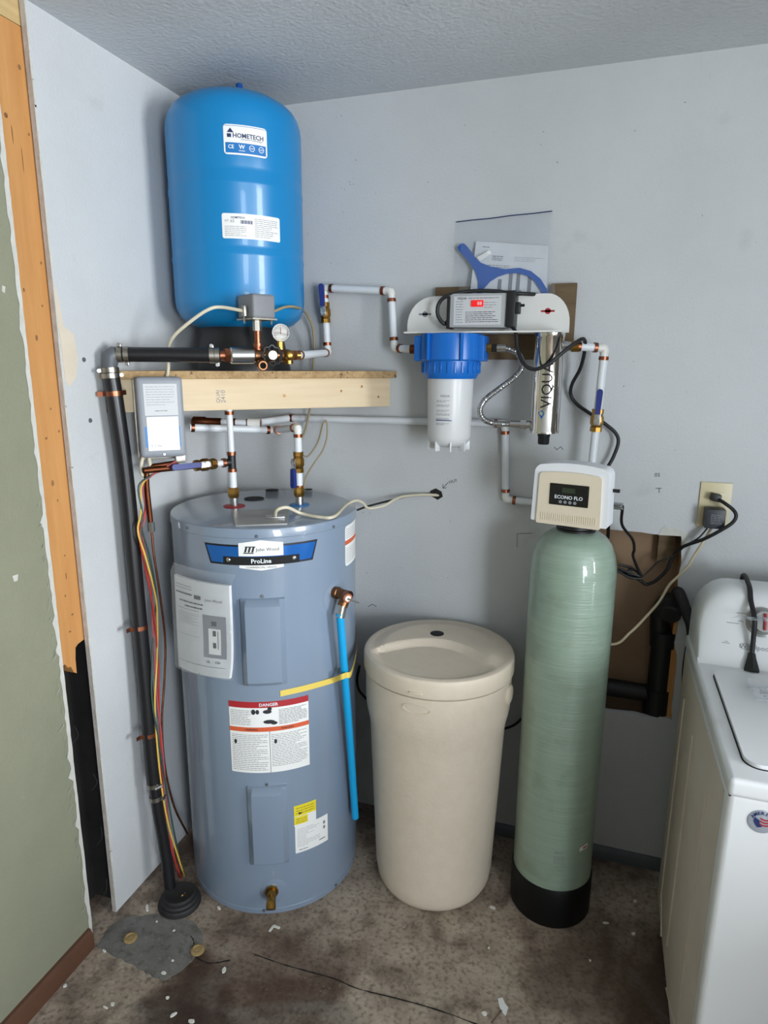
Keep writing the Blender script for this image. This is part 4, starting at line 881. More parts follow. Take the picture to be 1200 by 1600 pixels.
b = MB(); para(b, mmap, -W_*.42, W_*.02, H_*.15, H_*.02, 8, .0008, .0006); bar2(b, mmap, W_*.08, W_*.44, -H_*.30, H_*.16, .0005); b.build('cover_picture', 'ink_grey', bk)
b = MB(); bar2(b, mmap, W_*.17, W_*.36, -H_*.26, H_*.02, .0010); b.build('picture_tank', 'label_white', bk)
b = MB(); bar2(b, mmap, W_*.24, W_*.29, -H_*.06, -H_*.0, .0015); bar2(b, mmap, W_*.24, W_*.29, -H_*.19, -H_*.13, .0015); bar2(b, mmap, W_*.315, W_*.325, -H_*.2, 0, .0015); bar2(b, mmap, W_*.22, W_*.30, H_*.05, H_*.10, .0008); b.build('picture_detail', 'ink', bk)
b = MB(); b.grid(lambda u, v: mf(-.04+u*1.12, -.12+v*1.12, .0105+.003*math.sin(u*9)*math.sin(v*7)+(-.012 if v < .05 else 0)), 12, 14); b.build('plastic_sleeve', 'clear_plastic', mn)

# ---- pump control box and wiring
cb = thing('control_box', 'grey pump control box with label screwed to the shelf beam', 'control box', dg(.126, .04, 1.31))
b = MB(); b.box(dg(.126, .040, 1.414), (.114, .070, .206), rotD, .012, 3); bx = b.build('cover', 'box_grey', cb)
b = MB(); b.box(dg(.126, .006, 1.405), (.122, .010, .212), rotD, .002); b.build('back_plate', 'galvanised', cb)
fbx = frame(dg(.1265, .0756, 1.414), DT, (0, 0, 1))
b = MB(); bar(b, fbx, -.041, .041, .006, .086, .0002); pl_ = b.build('upper_label', 'label_grey', bx)
b = MB(); para(b, fbx, -.036, .036, .082, .03, 8, .001, .0005, .5, 3); para(b, fbx, -.016, .016, .021, .015, 1, .002, .0005, 0); b.build('lettering', 'ink_grey', pl_)
b = MB(); bar(b, fbx, -.044, .043, -.075, -.022, .0002); b.build('label_field', 'print_blue', bx)
b = MB(); bar(b, fbx, -.038, .040, -.084, .003, .0006); lw_ = b.build('white_label', 'label_white', bx)
b = MB(); put_text(b, '0  2  No', fbx, -.018, -.071, .026, h=.001); b.build('lettering', 'ink_grey', lw_)
for x, z in ((0, -.094), (-.04, -.108)): MB().lathe([(.004, 0), (.004, .001), (.003, .002), (0, .0022)], fbx(x, z, 0) if z > -.1 else dg(.09, .02, 1.305), basis(DN), 12).build('screw', 'steel', cb)
b = MB(); b.box(dg(.170, .03, 1.302), (.026, .026, .022), rotD, .003); b.build('conduit_clamp', 'galvanised', cb)
b = MB(); b.tube(cat([dg(.078, .03, 1.315), dg(.070, .032, 1.285), dg(.072, .034, 1.262), dg(.088, .036, 1.262), dg(.092, .036, 1.29), dg(.090, .03, 1.315)], 6), .005, 10); tag(b.build('cable_loop', 'cable_white', cb), 'loop of pale cable under the box')
def lw(x, y, X): return onx(x, y, X)
tb = thing('copper_tube', 'thin copper tube and bare wire dropping beside the coloured wires', 'tube', onz(292, 1310, 0))
MB().tube(cat([dg(.165, .035, 1.290), dg(.12, .036, 1.286), dg(.092, .036, 1.280), lw(229, 750, .085), lw(235, 815, .085)], 6), .0072, 12).build('tube', 'copper_dark', tb)
c0 = lw(236, 822, .085); MB().tube([c0+V((0, 0, .012)), c0-V((0, 0, .014))], .0095, 8).build('coupling', 'steel', tb)
MB().tube(cat([c0, lw(241, 870, .085), lw(250, 930, .085), lw(258, 1000, .080), lw(257, 1060, .075), lw(253, 1130, .07), lw(258, 1200, .07), lw(272, 1260, .07), lw(293, 1303, .07)], 6), .0032, 10).build('bare_wire', 'copper', tb)
base = [(0, 0), (222, 760), (224, 800), (219, 830), (228, 870), (240, 930), (242, 970), (243, 1030), (243, 1090), (248, 1150), (256, 1230), (264, 1290), (276, 1340), (286, 1380), (294, 1408)]
def wire(lab, m, dx, dX, seed):
    r3 = random.Random(seed); pts = [dg(.168, .03+.002*seed, 1.300), dg(.14, .036+.002*seed, 1.274+.003*seed), dg(.095, .038+.002*seed, 1.262)]
    for i, (x, y) in enumerate(base[1:]):
        w = math.sin(i*.9+seed*1.7)*dx; X = .078+dX+math.cos(i*.9+seed*1.7)*.005
        if i > 9: X += .018*(i-9)/4
        pts.append(onx(x+w, y, X))
    bo = onz(281, 1411, 0); pts[-1] = bo+V((.016+.005*math.sin(seed*2), .002+.006*math.cos(seed*2), .030))
    cable('electric_wire', lab, pts, .0026, m, 'wire', 'coloured wires beside the black pipe', 5, 8)
wire('red wire in the bundle beside the black pipe', 'wire_red', 5, 0, 1)
wire('yellow wire in the bundle beside the black pipe', 'wire_yellow', 4, .008, 2)
wire('green-black wire in the bundle beside the black pipe', 'wire_green', 6, .003, 3)
wire('pinkish wire in the bundle beside the black pipe', 'wire_pink', 4, -.004, 4)
cable('earth_cable', 'thin brown cable hanging in the corner behind the heater', [ony(316, 655, -.03), ony(317, 700, -.03), ony(318, 740, -.03), ony(319, 790, -.03), ony(322, 830, -.03)], .0028, 'cable_brown')
cable('sensor_cable', 'thin tan cable looped from the cold-inlet valve', [V((COLD.x+.014, COLD.y, zv+.02)), ony(482, 712, -.18), ony(497, 690, -.12), ony(504, 664, -.07), ony(510, 658, -.06), ony(511, 680, -.06), ony(505, 702, -.08), ony(492, 722, -.11), ony(478, 745, -.15), ony(474, 765, -.17)], .0024, 'cable_tan')
# cables from the heater top to the hole in the wall
hc0 = onz(430, 808, HZ+.006)
cable('heater_cable', 'thick white cable from the heater top to the hole in the wall', [hc0, onz(433, 797, HZ+.03), onz(449, 793, HZ+.035), onz(470, 802, HZ+.012), onz(500, 808, HZ+.008), onz(522, 807, HZ+.008), ony(540, 790, -.22), ony(556, 782, -.16), ony(567, 786, -.12), ony(576, 794, -.09), ony(600, 790, -.06), ony(625, 777, -.03), ony(660, 773, -.015), ony(688, 774, .004)], .0045, 'cable_white')
cable('heater_cable', 'black cable behind the heater rim leading to the hole in the wall', [ony(558, 797, -.09), ony(575, 791, -.06), ony(610, 782, -.03), ony(645, 774, -.016), ony(686, 770, .003)], .0032, 'wire_black')
mb = MB(); pl = [(ony(x, y, 0).x, ony(x, y, 0).z) for x, y in ((672, 767), (681, 763), (690, 768), (692, 776), (684, 781), (674, 775))]
mb.prism(pl, wb, -.0015, .001); mb.build('cable_hole', 'cavity_black', wall_back)

# ================================================================ FILTER AND LAMP UNIT ON THE BACK WALL
for (x0, y0, x1, y1, lab) in ((680, 449, 745, 478, 'dark wooden backing block at the left of the filter bracket'), (862, 443, 895, 545, 'dark wooden backing block at the right of the filter bracket'), (735, 523, 840, 562, 'dark wooden backing block under the filter bracket')):
    a = ony(x0, y0, -.02); b2 = ony(x1, y1, -.02); bb = MB(); bb.box(((a.x+b2.x)/2, -.0105, (a.z+b2.z)/2), (b2.x-a.x, .019, a.z-b2.z), None, .001); tag(bb.build('backing_block', 'backing_wood', origin=((a.x+b2.x)/2, 0, b2.z)), lab, 'wood block', 'blocks behind the filter unit')
bk = thing('filter_bracket', 'white arched wall bracket carrying the filter and lamp chamber', 'bracket', (.89, -.06, 1.64))
YB = -.062; zl = 1.6375; bl, brr = ony(637, 522, YB), ony(889, 521, YB); zt = ony(760, 461, YB).z
fB = lambda x, z, h: V((x, YB-h, z))
o = []; rc = .078
for k in range(9): t = R(90-90*k/8); o.append((brr.x-rc*.8+rc*.8*math.cos(t), zt-rc+rc*math.sin(t)))
o += [(brr.x, zl), (bl.x, zl)]
for k in range(9): t = R(180-90*k/8); o.append((bl.x+rc+rc*math.cos(t), zt-rc+rc*math.sin(t)))
b = MB(); b.prism(o, fB, 0, .004); pl_ = b.build('back_plate', 'bracket_white', bk)
b = MB(); b.box(((bl.x+brr.x)/2, YB-.045, zl), (brr.x-bl.x-.03, .09, .004)); b.build('shelf_plate', 'bracket_white', bk)
b = MB(); b.box(((bl.x+brr.x)/2, YB/2-.002, zt-.03), (.30, -YB-.006, .02)); b.build('spacer', 'bracket_white', bk)
for x, y, m_ in ((664, 491, 'ink_grey'), (856, 486, 'ink_red')):
    p = ony(x, y, YB-.0045); b = MB(); k = 14; b.prism([(p.x+.008*math.cos(i*.449), p.z+.008*math.sin(i*.449)) for i in range(14)], fB, .004, .0046); b.prism([(p.x-.018, p.z-.0025), (p.x+.018, p.z-.0025), (p.x+.018, p.z+.0025), (p.x-.018, p.z+.0025)], fB, .004, .0046); b.build('keyhole_slot', m_, pl_)
# filter housing
FX, FY = ony(705, 560, -.125).x, -.125
fh = thing('filter_housing', 'water filter housing with blue head and white sump', 'water filter', (FX, FY, 1.30))
zf = lambda y: hitp(705, y, FX, FY, .06).z
z1, z2, z3, z4 = zl-.002, zf(564), zf(592), zf(700)
b = MB(); b.lathe([(.055, z1), (.085, z1-.003), (.0875, z1-.02), (.0875, z2+.004), (.083, z2)], (FX, FY, 0), None, 48)
b.box((FX-.083, FY, (z1+z2)/2-.004), (.030, .075, (z1-z2)-.006), None, .006); b.box((FX+.083, FY, (z1+z2)/2-.004), (.030, .075, (z1-z2)-.006), None, .006)
for s in (-1, 1): b.box((FX+s*.045, FY-.070, (z1+z2)/2), (.006, .03, (z1-z2)-.004), None, .001)
b.build('head', 'filter_blue', fh)
b = MB(); b.lathe([(.076, z2+.004), (.0795, z2), (.0795, z3+.016), (.071, z3), (.060, z3)], (FX, FY, 0), None, 48)
for i in range(26): t = 2*math.pi*i/26; b.box((FX+.0795*math.cos(t), FY+.0795*math.sin(t), (z2+z3)/2+.006), (.006, .005, (z2-z3)*.62), Matrix.Rotation(t, 3, 'Z'), .001, 1)
b.build('union_ring', 'filter_blue', fh)
SR = .064
b = MB(); b.lathe([(SR, z3+.006), (SR-.001, z3-.05), (SR-.003, z4+.028), (SR-.007, z4+.014), (SR-.018, z4+.003), (SR-.034, z4-.002), (0, z4-.003)], (FX, FY, 0), None, 56); sm = b.build('sump', 'housing_white', fh)
for i in range(8): t = 2*math.pi*i/8+.3; MB().box((FX+.049*math.cos(t), FY+.049*math.sin(t), z4+.002), (.020, .0045, .028), Matrix.Rotation(t, 3, 'Z'), .001).build('sump_rib', 'housing_white', sm)
th, z = hit(690, 640, FX, FY, SR); mp = cmap(FX, FY, SR-.0015, th, z); b = MB(); put_text(b, 'VIQUA', mp, .008, .036, .027, h=.0012)
for i, y in enumerate((.026, .014, .000, -.010, -.022, -.036)): para(b, mp, -.016, .022, y, y-.007, 2, .0011, .0012, seed=i)
b.build('lettering', 'ink_grey', sm); b = MB(); bar(b, mp, -.017, .028, -.0305, -.0285, .0012); b.build('label_stripe', 'valve_blue', sm)
zp = e5.z; MB().tube([V((FX-.118, FY, zp)), V((FX-.09, FY, zp))], .013, 14).build('inlet_port', 'copper_dark', fh)
b = MB(); b.tube([V((FX+.09, FY, zp+.003)), V((FX+.112, FY, zp+.003))], .0125, 8); b.build('outlet_port', 'brass', fh)
# uv chamber
UX, UY = ony(857, 560, -.115).x, -.115; UR = .0385
uv = thing('uv_chamber', 'polished steel lamp chamber with vertical lettering', 'uv chamber', (UX, UY, 1.33))
zu = lambda y: hitp(852, y, UX, UY, UR).z
ub, ut = zu(678), zl-.003
b = MB(); b.lathe([(UR-.003, ub-.001), (UR+.0012, ub), (UR+.0012, ub+.006), (UR, ub+.008), (UR, ut-.012), (UR+.0015, ut-.010), (UR+.0015, ut)], (UX, UY, 0), None, 64); ch_ = b.build('chamber', 'chrome', uv)
MB().lathe([(.0, ub-.032), (.014, ub-.032), (.0155, ub-.028), (.0155, ub-.012), (.017, ub-.010), (.017, ub)], (UX, UY, 0), None, 20).build('lamp_nut', 'black_plastic', uv)
th, z = hit(852, 605, UX, UY, UR); mp = cmap(UX, UY, UR, th, z); b = MB(); put_text(b, 'VIQUA', mp, .006, .004, .118, h=.0007, rot=math.pi/2, bold=.004, lim=.08); b.build('lettering', 'dark_hole', ch_)
b = MB(); b.add([mp(-.016, -.066, .0006), mp(-.004, -.060, .0006), mp(.002, -.070, .0006), mp(-.006, -.084, .0006)], [(0, 1, 2, 3)]); b.build('logo_drop', 'badge_blue', ch_)
uo = V((UX, UY, ony(890, 541, UY).z)); ul = V((UX, UY, ony(815, 663, UY).z))
MB().tube([uo+V((UR-.006, 0, 0)), uo+V((UR+.030, 0, 0))], .0125, 16).build('outlet_port', 'steel', uv)
b = MB(); b.tube([ul-V((UR-.006, 0, 0)), ul-V((UR+.012, 0, 0))], .0105, 16); b.tube([ul-V((UR+.010, 0, 0)), ul-V((UR+.026, 0, 0))], .0145, 6); b.build('inlet_port', 'steel', uv)
# corrugated hose between the two
h0 = V((FX+.110, FY, zp+.003)); h1 = ul-V((UR+.024, 0, 0))
hs = thing('flexible_hose', 'corrugated steel hose between filter and lamp chamber', 'hose', h1)
hpts = cat([h0, h0+V((.025, 0, .0)), ony(797, 546, -.125), ony(812, 556, -.125), ony(816, 574, -.125), ony(804, 590, -.125), ony(778, 609, -.122), ony(757, 626, -.120), ony(750, 642, -.118), ony(757, 656, -.117), ony(775, 662, -.116), h1-V((.02, 0, 0)), h1], 22)
L_ = 0; rad = []; 
for i, p in enumerate(hpts):
    if i: L_ += (p-hpts[i-1]).length
    rad.append(.0078+.0011*math.sin(L_/.0046*2*math.pi))
fine = []
MB().tube(hpts, rad, 14).build('corrugated_tube', 'steel', hs)
MB().tube([h0-V((.004, 0, 0)), h0+V((.016, 0, 0))], .0125, 6).build('nut', 'black_plastic', hs); MB().tube([h0+V((.016, 0, 0)), h0+V((.040, 0, 0))], .0095, 14).build('sleeve', 'steel', hs); MB().tube([h1-V((.03, 0, 0)), h1+V((.002, 0, 0))], .0095, 14).build('sleeve', 'steel', hs)
# ballast
bc = V(((ony(706, 490, -.10).x+ony(798, 490, -.10).x)/2, -.096, ony(752, 486, -.10).z)); bwid = ony(808, 490, -.10).x-ony(706, 490, -.10).x
bs = thing('uv_ballast', 'grey power supply with red display on the white bracket', 'power supply', bc-V((0, 0, .04)))
tilt = Matrix.Rotation(R(.8), 3, 'Y'); bh = ony(752, 460, -.125).z-ony(752, 514, -.125).z
MB().box(bc+V((-.006, 0, 0)), (bwid-.012, .055, bh), tilt, .004).build('case', 'ballast_grey', bs)
MB().box(bc+V((bwid/2-.006, -.002, .002)), (.024, .062, bh+.004), tilt, .003).build('end_cap', 'black_plastic', bs); MB().box(bc+V((-bwid/2+.004, 0, -.004)), (.010, .058, bh-.004), tilt, .002).build('end_cap', 'black_plastic', bs)
MB().tube([bc+V((bwid/2, -.01, .012)), bc+V((bwid/2+.028, -.01, .012))], .0035, 8).build('pin', 'black_plastic', bs); MB().box(bc+V((bwid/2+.010, -.01, .005)), (.016, .024, .03), None, .003).build('lamp_plug', 'black_plastic', bs)
fBa = frame(bc+V((-.006, -.0278, 0)), (1, 0, .0), (0, 0, 1)); bw = bwid-.05
b = MB(); bar(b, fBa, -bw/2, bw/2, -bh*.42, bh*.42, .0002); fl_ = b.build('face_label', 'label_grey', bs)
b = MB(); para(b, fBa, -bw*.46, -bw*.30, bh*.30, -bh*.38, 9, .001, .0006, seed=2); put_text(b, 'VIQUA', fBa, -bw*.33, bh*.35, .026, h=.0006, bold=.02); para(b, fBa, -bw*.2, bw*.45, bh*.38, bh*.33, 1, .0014, .0006); para(b, fBa, bw*.14, bw*.40, bh*.26, bh*.05, 3, .0009, .0006)
para(b, fBa, -bw*.25, bw*.45, -bh*.02, -bh*.36, 6, .0015, .0006, seed=4); b.build('lettering', 'ink', fl_)
MB().box(fBa(bw*.0, bh*.20, .002), (.033, .004, .017), None, .001).build('display', 'display_red', bs)
b = MB(); put_text(b, '88', fBa, bw*.05, bh*.20, .012, h=.0046); b.build('display_digits', 'print_white', bs)
# cords of the ballast
l0 = bc+V((-bwid/2+.002, -.006, -.02))
cable('looped_cord', 'black cord looping over the top of the power supply', [l0, ony(694, 506, -.115), ony(684, 492, -.12), ony(686, 474, -.12), ony(700, 462, -.12), ony(735, 455, -.11), ony(775, 455, -.10), ony(800, 459, -.09), ony(820, 459, -.08), ony(845, 463, -.05), ony(850, 480, -.045)], .0052, 'wire_black', 'cord')
r0 = bc+V((bwid/2-.004, -.022, -.040))
cable('lamp_cord', 'black cord hanging from the power supply across the steel chamber', [r0, ony(806, 520, -.135), ony(809, 545, -.145), ony(818, 568, -.165), ony(835, 577, -.170), ony(858, 568, -.170), ony(880, 550, -.16), ony(900, 535, -.14), ony(912, 530, -.12), ony(914, 545, -.10), ony(907, 575, -.06), ony(894, 600, -.035), ony(892, 617, -.02), ony(902, 632, -.02), ony(925, 648, -.024), ony(945, 662, -.028), ony(962, 677, -.028), ony(966, 692, -.028), ony(958, 715, -.028), ony(945, 742, -.03), ony(942, 790, -.03), ony(950, 815, -.03), ony(950, 840, .004)], .0050, 'wire_black', 'cord')
# ---- pipe from the chamber down to the softener
p5 = thing('pex_pipe_run', 'white pipe with blue lever valve dropping from the steel chamber to the softener head', 'pipe', ony(935, 650, -.06))
u0 = uo+V((UR+.028, 0, 0)); u1 = ony(945, 544, -.085); u2 = ony(924, 735, -.085)
pex(p5, [u0, u1, u2], rings=(True, False)); vv_ = u1+(u2-u1)*.58; ball_valve(p5, vv_, u2-u1, (.0, -1, .0), u1-u2, hl=.062, off=.024)
b = MB(); b.tube([u0-V((.01, 0, 0)), u0+V((.010, 0, 0))], .0148, 12); b.build('adapter', 'brass', p5)
# ---- zip bag with wrench and leaflet, stuffed behind the bracket
ob = ony(790, 400, -.022)
zb = thing('zip_bag', 'clear zip bag standing behind the white bracket', 'plastic bag', ony(790, 455, -.04))
TL, TRr, BRr, BLl = ony(713, 347, -.006), ony(863, 330, -.006), ony(868, 470, -.048), ony(718, 470, -.048)
def bf(u, v, off): 
    p = (TL*(1-u)+TRr*u)*(1-v)+(BLl*(1-u)+BRr*u)*v; return p+V((0, -off*math.sin(math.pi*u)**.5*min(1, v*3)-.003*math.sin(u*13+v*5)*math.sin(v*9+u*3), 0))
b = MB(); b.grid(lambda u, v: bf(u, v, .010), 16, 14); b.build('bag_front', 'clear_plastic', zb)
b = MB(); b.tube([bf(i/12, 0.0, 0)-V((0, .001, 0)) for i in range(13)], .0014, 6); b.build('zip_strip', 'ink_blue', zb)
lf = thing('leaflet', 'printed leaflet inside the zip bag above the bracket', 'leaflet', ony(795, 460, -.03))
q4 = [ony(744, 377, -.009), ony(857, 384, -.009), ony(853, 470, -.034), ony(733, 470, -.034)]
lfm = lambda u, v, h=0: (q4[0]*(1-u)+q4[1]*u)*(1-v)+(q4[3]*(1-u)+q4[2]*u)*v+V((0, -h-.002*math.sin(u*5+1), 0))
b = MB(); b.grid(lambda u, v: lfm(u, v, 0), 8, 6); b.grid(lambda u, v: lfm(u, v, -.0012), 8, 6); lo = b.build('sheet', 'paper', lf)
W4 = .2; H4 = .16; lmap = lambda x, y, h=0: lfm(x/W4+.5, .5-y/H4, .0004+h)
b = MB(); para(b, lmap, -.08, -.06, .068, .064, 1, .002, .0004, 0); para(b, lmap, -.05, -.02, .045, .03, 3, .0022, .0004); para(b, lmap, 0.01, .09, .045, .03, 3, .0009, .0004); para(b, lmap, -.06, .0, .02, .005, 3, .0018, .0004, .6)
for x in (.0, .02, .05): bar(b, lmap, x, x+.010, -.055, .0, .0004)
bar(b, lmap, -.03, .035, -.056, -.05, .0004); bar(b, lmap, -.028, -.018, -.055, -.02, .0004); b.build('lettering', 'ink_grey', lo)
wr = [(719, 381), (725, 380), (731, 386), (742, 402), (752, 411), (768, 417), (790, 421), (812, 419), (830, 424), (845, 436), (855, 452), (858, 470), (850, 470), (846, 455), (836, 440), (824, 431), (808, 427), (792, 428), (778, 433), (766, 441), (756, 453), (752, 470), (744, 470), (748, 452), (748, 440), (743, 424), (732, 408), (719, 394), (715, 387)]
q5 = [ony(x, y, -.022-.000*(y-380)) for x, y in wr]
b = MB(); b.prism([(p.x, p.z) for p in q5], lambda x, z, h: V((x, -.022-h-(1.80-z)*.10, z)), 0, .008); wr_o = b.build('filter_wrench', 'wrench_blue', origin=ony(800, 465, -.03)); tag(wr_o, 'blue plastic filter wrench inside the zip bag', 'wrench')
b = MB(); c6 = [ony(x, y, -.033) for x, y in ((745, 402), (765, 391), (768, 396), (750, 408))]; b.add(c6, [(0, 1, 2, 3)]); b.build('paper_tag', 'label_white', wr_o)

# ================================================================ OUTLET, CORDS, DRAIN
wo = thing('wall_outlet', 'ivory wall outlet plate on the right of the back wall', 'outlet', ony(1115, 800, 0))
A, B_ = ony(1094, 752, 0), ony(1144, 828, 0); cx, cz = 1.529, 1.180
b = MB(); b.box((cx, -.003, cz), (.079, .006, .126), None, .0025, 2); pl_ = b.build('cover_plate', 'plate_ivory', wo)
for dz_ in (.022, -.022): b = MB(); b.box((cx+.004, -.0065, cz+dz_), (.034, .003, .029), None, .001); b.build('receptacle', 'plate_ivory', pl_)
pa = ony(1116, 809, -.03)
ad = thing('power_adapter', 'black plug-in adapter in the lower half of the outlet', 'adapter', pa)
b = MB(); b.box((pa.x, -.029, pa.z), (.050, .044, .054), None, .005, 2); cs_ = b.build('case', 'adapter_dark', ad)
fa = frame((pa.x, -.0513, pa.z), (1, 0, 0), (0, 0, 1)); b = MB(); para(b, fa, -.012, .018, .014, -.014, 6, .0014, .0003, .3, 5); b.build('lettering', 'ink_grey', cs_)
pg = ony(1118, 777, -.02); b = MB(); b.box((pg.x, -.020, pg.z), (.026, .026, .020), Matrix.Rotation(.2, 3, 'Y'), .004, 2)
cd_ = thing('plugged_cord', 'black cord plugged into the upper half of the outlet', 'cord', pg); b.build('plug', 'black_plastic', cd_)
MB().tube(cat([V((pg.x+.006, -.026, pg.z-.004)), ony(1132, 786, -.05), ony(1146, 797, -.06), ony(1150, 807, -.065), ony(1143, 818, -.065), ony(1122, 831, -.06), ony(1098, 843, -.045), ony(1070, 853, -.015), ony(1058, 862, .012), ony(1050, 872, .02), ony(1042, 890, .02), ony(1025, 907, .02), ony(1010, 913, .02), ony(1002, 908, .02), ony(990, 900, .018)], 8), .0048, 10).build('cord', 'wire_black', cd_)
tg = thing('cord_tangle', 'bundled black adapter lead hanging in front of the wall hole', 'cord', ony(985, 895, 0))
MB().tube(cat([HF(.103, 1.205, -.02), ony(972, 820, -.10), ony(988, 842, -.06), ony(991, 858, -.04), ony(989, 868, -.03), ony(995, 885, -.01), ony(1003, 901, .0)], 8), .0040, 10).build('cord', 'wire_black', tg)
b = MB(); r3 = random.Random(4); A = ony(966, 887, .004); B_ = ony(1002, 901, .004)
for i in range(7):
    o_ = V((0, (r3.random()-.5)*.02, (r3.random()-.5)*.020)); b.tube(cat([A+o_, (A+B_)/2+o_*1.4+V((0, 0, (r3.random()-.5)*.008)), B_+o_*.6], 5), .0036, 8)
b.tube([(A*.5+B_*.5)+V((-.006, 0, .001)), (A*.5+B_*.5)+V((.006, 0, -.001))], .0125, 12); b.build('bundle', 'wire_black', tg)
MB().tube(cat([ony(1004, 901, .004), ony(1016, 890, .01), ony(1028, 878, .012), ony(1040, 874, .012), ony(1056, 866, .01), ony(1072, 852, -.012), ony(1092, 840, -.04), V((pa.x-.012, -.03, pa.z-.027))], 8), .0024, 8).build('lead', 'wire_black', tg)
cable('cream_cord', 'cream cord drooping from the outlet behind the green tank', [V((pa.x-.004, -.03, pa.z-.03)), ony(1098, 848, -.04), ony(1085, 868, -.03), ony(1075, 885, -.03), ony(1060, 900, -.03), ony(1045, 915, -.03), ony(1030, 940, -.04), ony(1010, 963, -.06), ony(985, 988, -.09), ony(955, 1007, -.11), V((GX, GY+GR+.02, .80))], .0038, 'cable_cream', 'cord')
# drain pipe inside the hole
DY = .036
dr = thing('drain_pipe', 'black drain pipe with trap inside the wall hole', 'drain pipe', ony(1030, 1120, .05))
vtop = ony(1038, 990, .055); vbot = ony(1022, 1100, .055); b = MB(); b.tube([V((vtop.x-.004, DY, vtop.z+.01)), V((vtop.x-.004, DY, .535))], .032, 24); b.build('riser', 'abs_black', dr)
for za_, zb2 in ((vtop.z-.03, vtop.z+.018), (.52, .60)): MB().tube([V((vtop.x-.004, DY, za_)), V((vtop.x-.004, DY, zb2))], .037, 24).build('hub', 'abs_black', dr)
zz = ony(985, 1072, .06).z; b = MB(); b.tube([V((1.03, DY+.005, zz)), V((vtop.x-.004, DY+.005, zz-.006))], .027, 20); b.build('branch', 'abs_black', dr)
tp_ = ony(1048, 950, .03); b = MB(); b.tube(cat([V((vtop.x-.015, DY, vtop.z+.0)), V((vtop.x-.018, DY, tp_.z-.02)), V((tp_.x-.005, .03, tp_.z+.02)), V((tp_.x+.02, .015, tp_.z+.01))], 6), .027, 20); b.build('trap', 'abs_black', dr)
k0_ = V((tp_.x-.002, .004, tp_.z+.004)); b = MB(); b.lathe([(.020, 0), (.030, 0), (.030, .022), (.026, .026), (.0, .026)], k0_, basis((-.2, -1, -.4)), 24); b.build('trap_cap', 'rubber', dr)
cable('drain_hose', 'black drain hose from the wall hole down behind the washer', [V((tp_.x+.01, .01, tp_.z+.03)), ony(1060, 925, -.03), ony(1072, 955, -.05), ony(1082, 990, -.07), V((1.50, -.09, .70)), V((1.53, -.10, .5))], .0155, 'rubber', 'hose', None, 8, 16)
cable('floor_cable', 'black cable behind the beige tank near the wall', [ony(562, 1040, -.06), ony(558, 1065, -.06), ony(566, 1085, -.05), ony(600, 1110, -.03), ony(700, 1150, -.02), ony(790, 1138, -.03), ony(822, 1118, -.03), ony(860, 1100, -.03)], .0042, 'wire_black', 'cord')

# ================================================================ LOOSE THINGS ON THE WASHER
wc_ = thing('washer_plug_cord', 'black cord with a plug hanging down the washer console', 'cord', fc(.058, .0, .01))
MB().tube(cat([V((1.596, cy1+.012, WZ+.05)), V((1.594, cy1-.002, WZ+ch+.004)), V((1.593, cy0+.095, WZ+ch+.008)), fc(-.006, .150, .010), fc(-.002, .105, .034), fc(0, .06, .020), fc(0, .022, .010)], 8), .0058, 12).build('cord', 'wire_black', wc_)
b = MB(); b.tube([fc(.0, .026, .010), fc(0, .014, .010), fc(0, -.012, .014), fc(0, -.018, .015)], [.008, .010, .0165, .0165], 4); b.build('plug', 'black_plastic', wc_)
def crumple(name, label, c, u, v, w, h, amp, seed):
    r3 = random.Random(seed); hs_ = [[r3.uniform(.1, 1) for _ in range(9)] for _ in range(9)]; n = V(u).cross(V(v)).normalized(); b = MB()
    b.grid(lambda a, d: V(c)+V(u)*(a-.5)*w*(1+.15*hs_[int(d*8)][2])+V(v)*(d-.5)*h*(1+.2*hs_[3][int(a*8)])+n*(amp*hs_[int(a*8)][int(d*8)]), 8, 8); return tag(b.build(name, 'clear_plastic', origin=c, ang=5), label, 'plastic bag')
crumple('plastic_wrap', 'crumpled clear plastic over the washer knob', fc(.018, .102, .034), (1, 0, 0), up, .065, .075, .012, 3)
crumple('plastic_wrap', 'crumpled clear plastic lying on the washer lid', V((1.645, -.47, WZ+.011)), (1, 0, 0), (0, 1, 0), .14, .09, .020, 5)

# ================================================================ DEBRIS ON THE FLOOR
for i, (x, y, lab) in enumerate(((204, 1467, 'tan wooden plug on the grey cement patch'), (309, 1486, 'tan wooden plug at the edge of the cement patch'))):
    p = onz(x, y, .002); tag(MB().lathe([(.017, 0), (.0185, .002), (.018, .006), (.012, .008), (.009, .006), (.004, .0075), (0, .0075)], p, None, 22).build('wood_plug', 'cork_tan', origin=p), lab, 'wood plug', 'wood plugs on the floor')
def chip(x, y, w, h, rot, seed, lab, grp='white crumbs scattered on the concrete', name='drywall_crumb', m='chip_white', t=.004):
    r3 = random.Random(seed); p = onz(x, y, 0); b = MB(); k = 7; pl = []
    for i in range(k): a = 2*math.pi*i/k; r = r3.uniform(.7, 1.1); q = (w*r*math.cos(a), h*r*math.sin(a)); pl.append((q[0]*math.cos(rot)-q[1]*math.sin(rot), q[0]*math.sin(rot)+q[1]*math.cos(rot)))
    b.prism(pl, lambda a, d, hh: V((p.x+a, p.y+d, hh)), .0005, t); return tag(b.build(name, m, origin=p), lab, 'debris', grp)
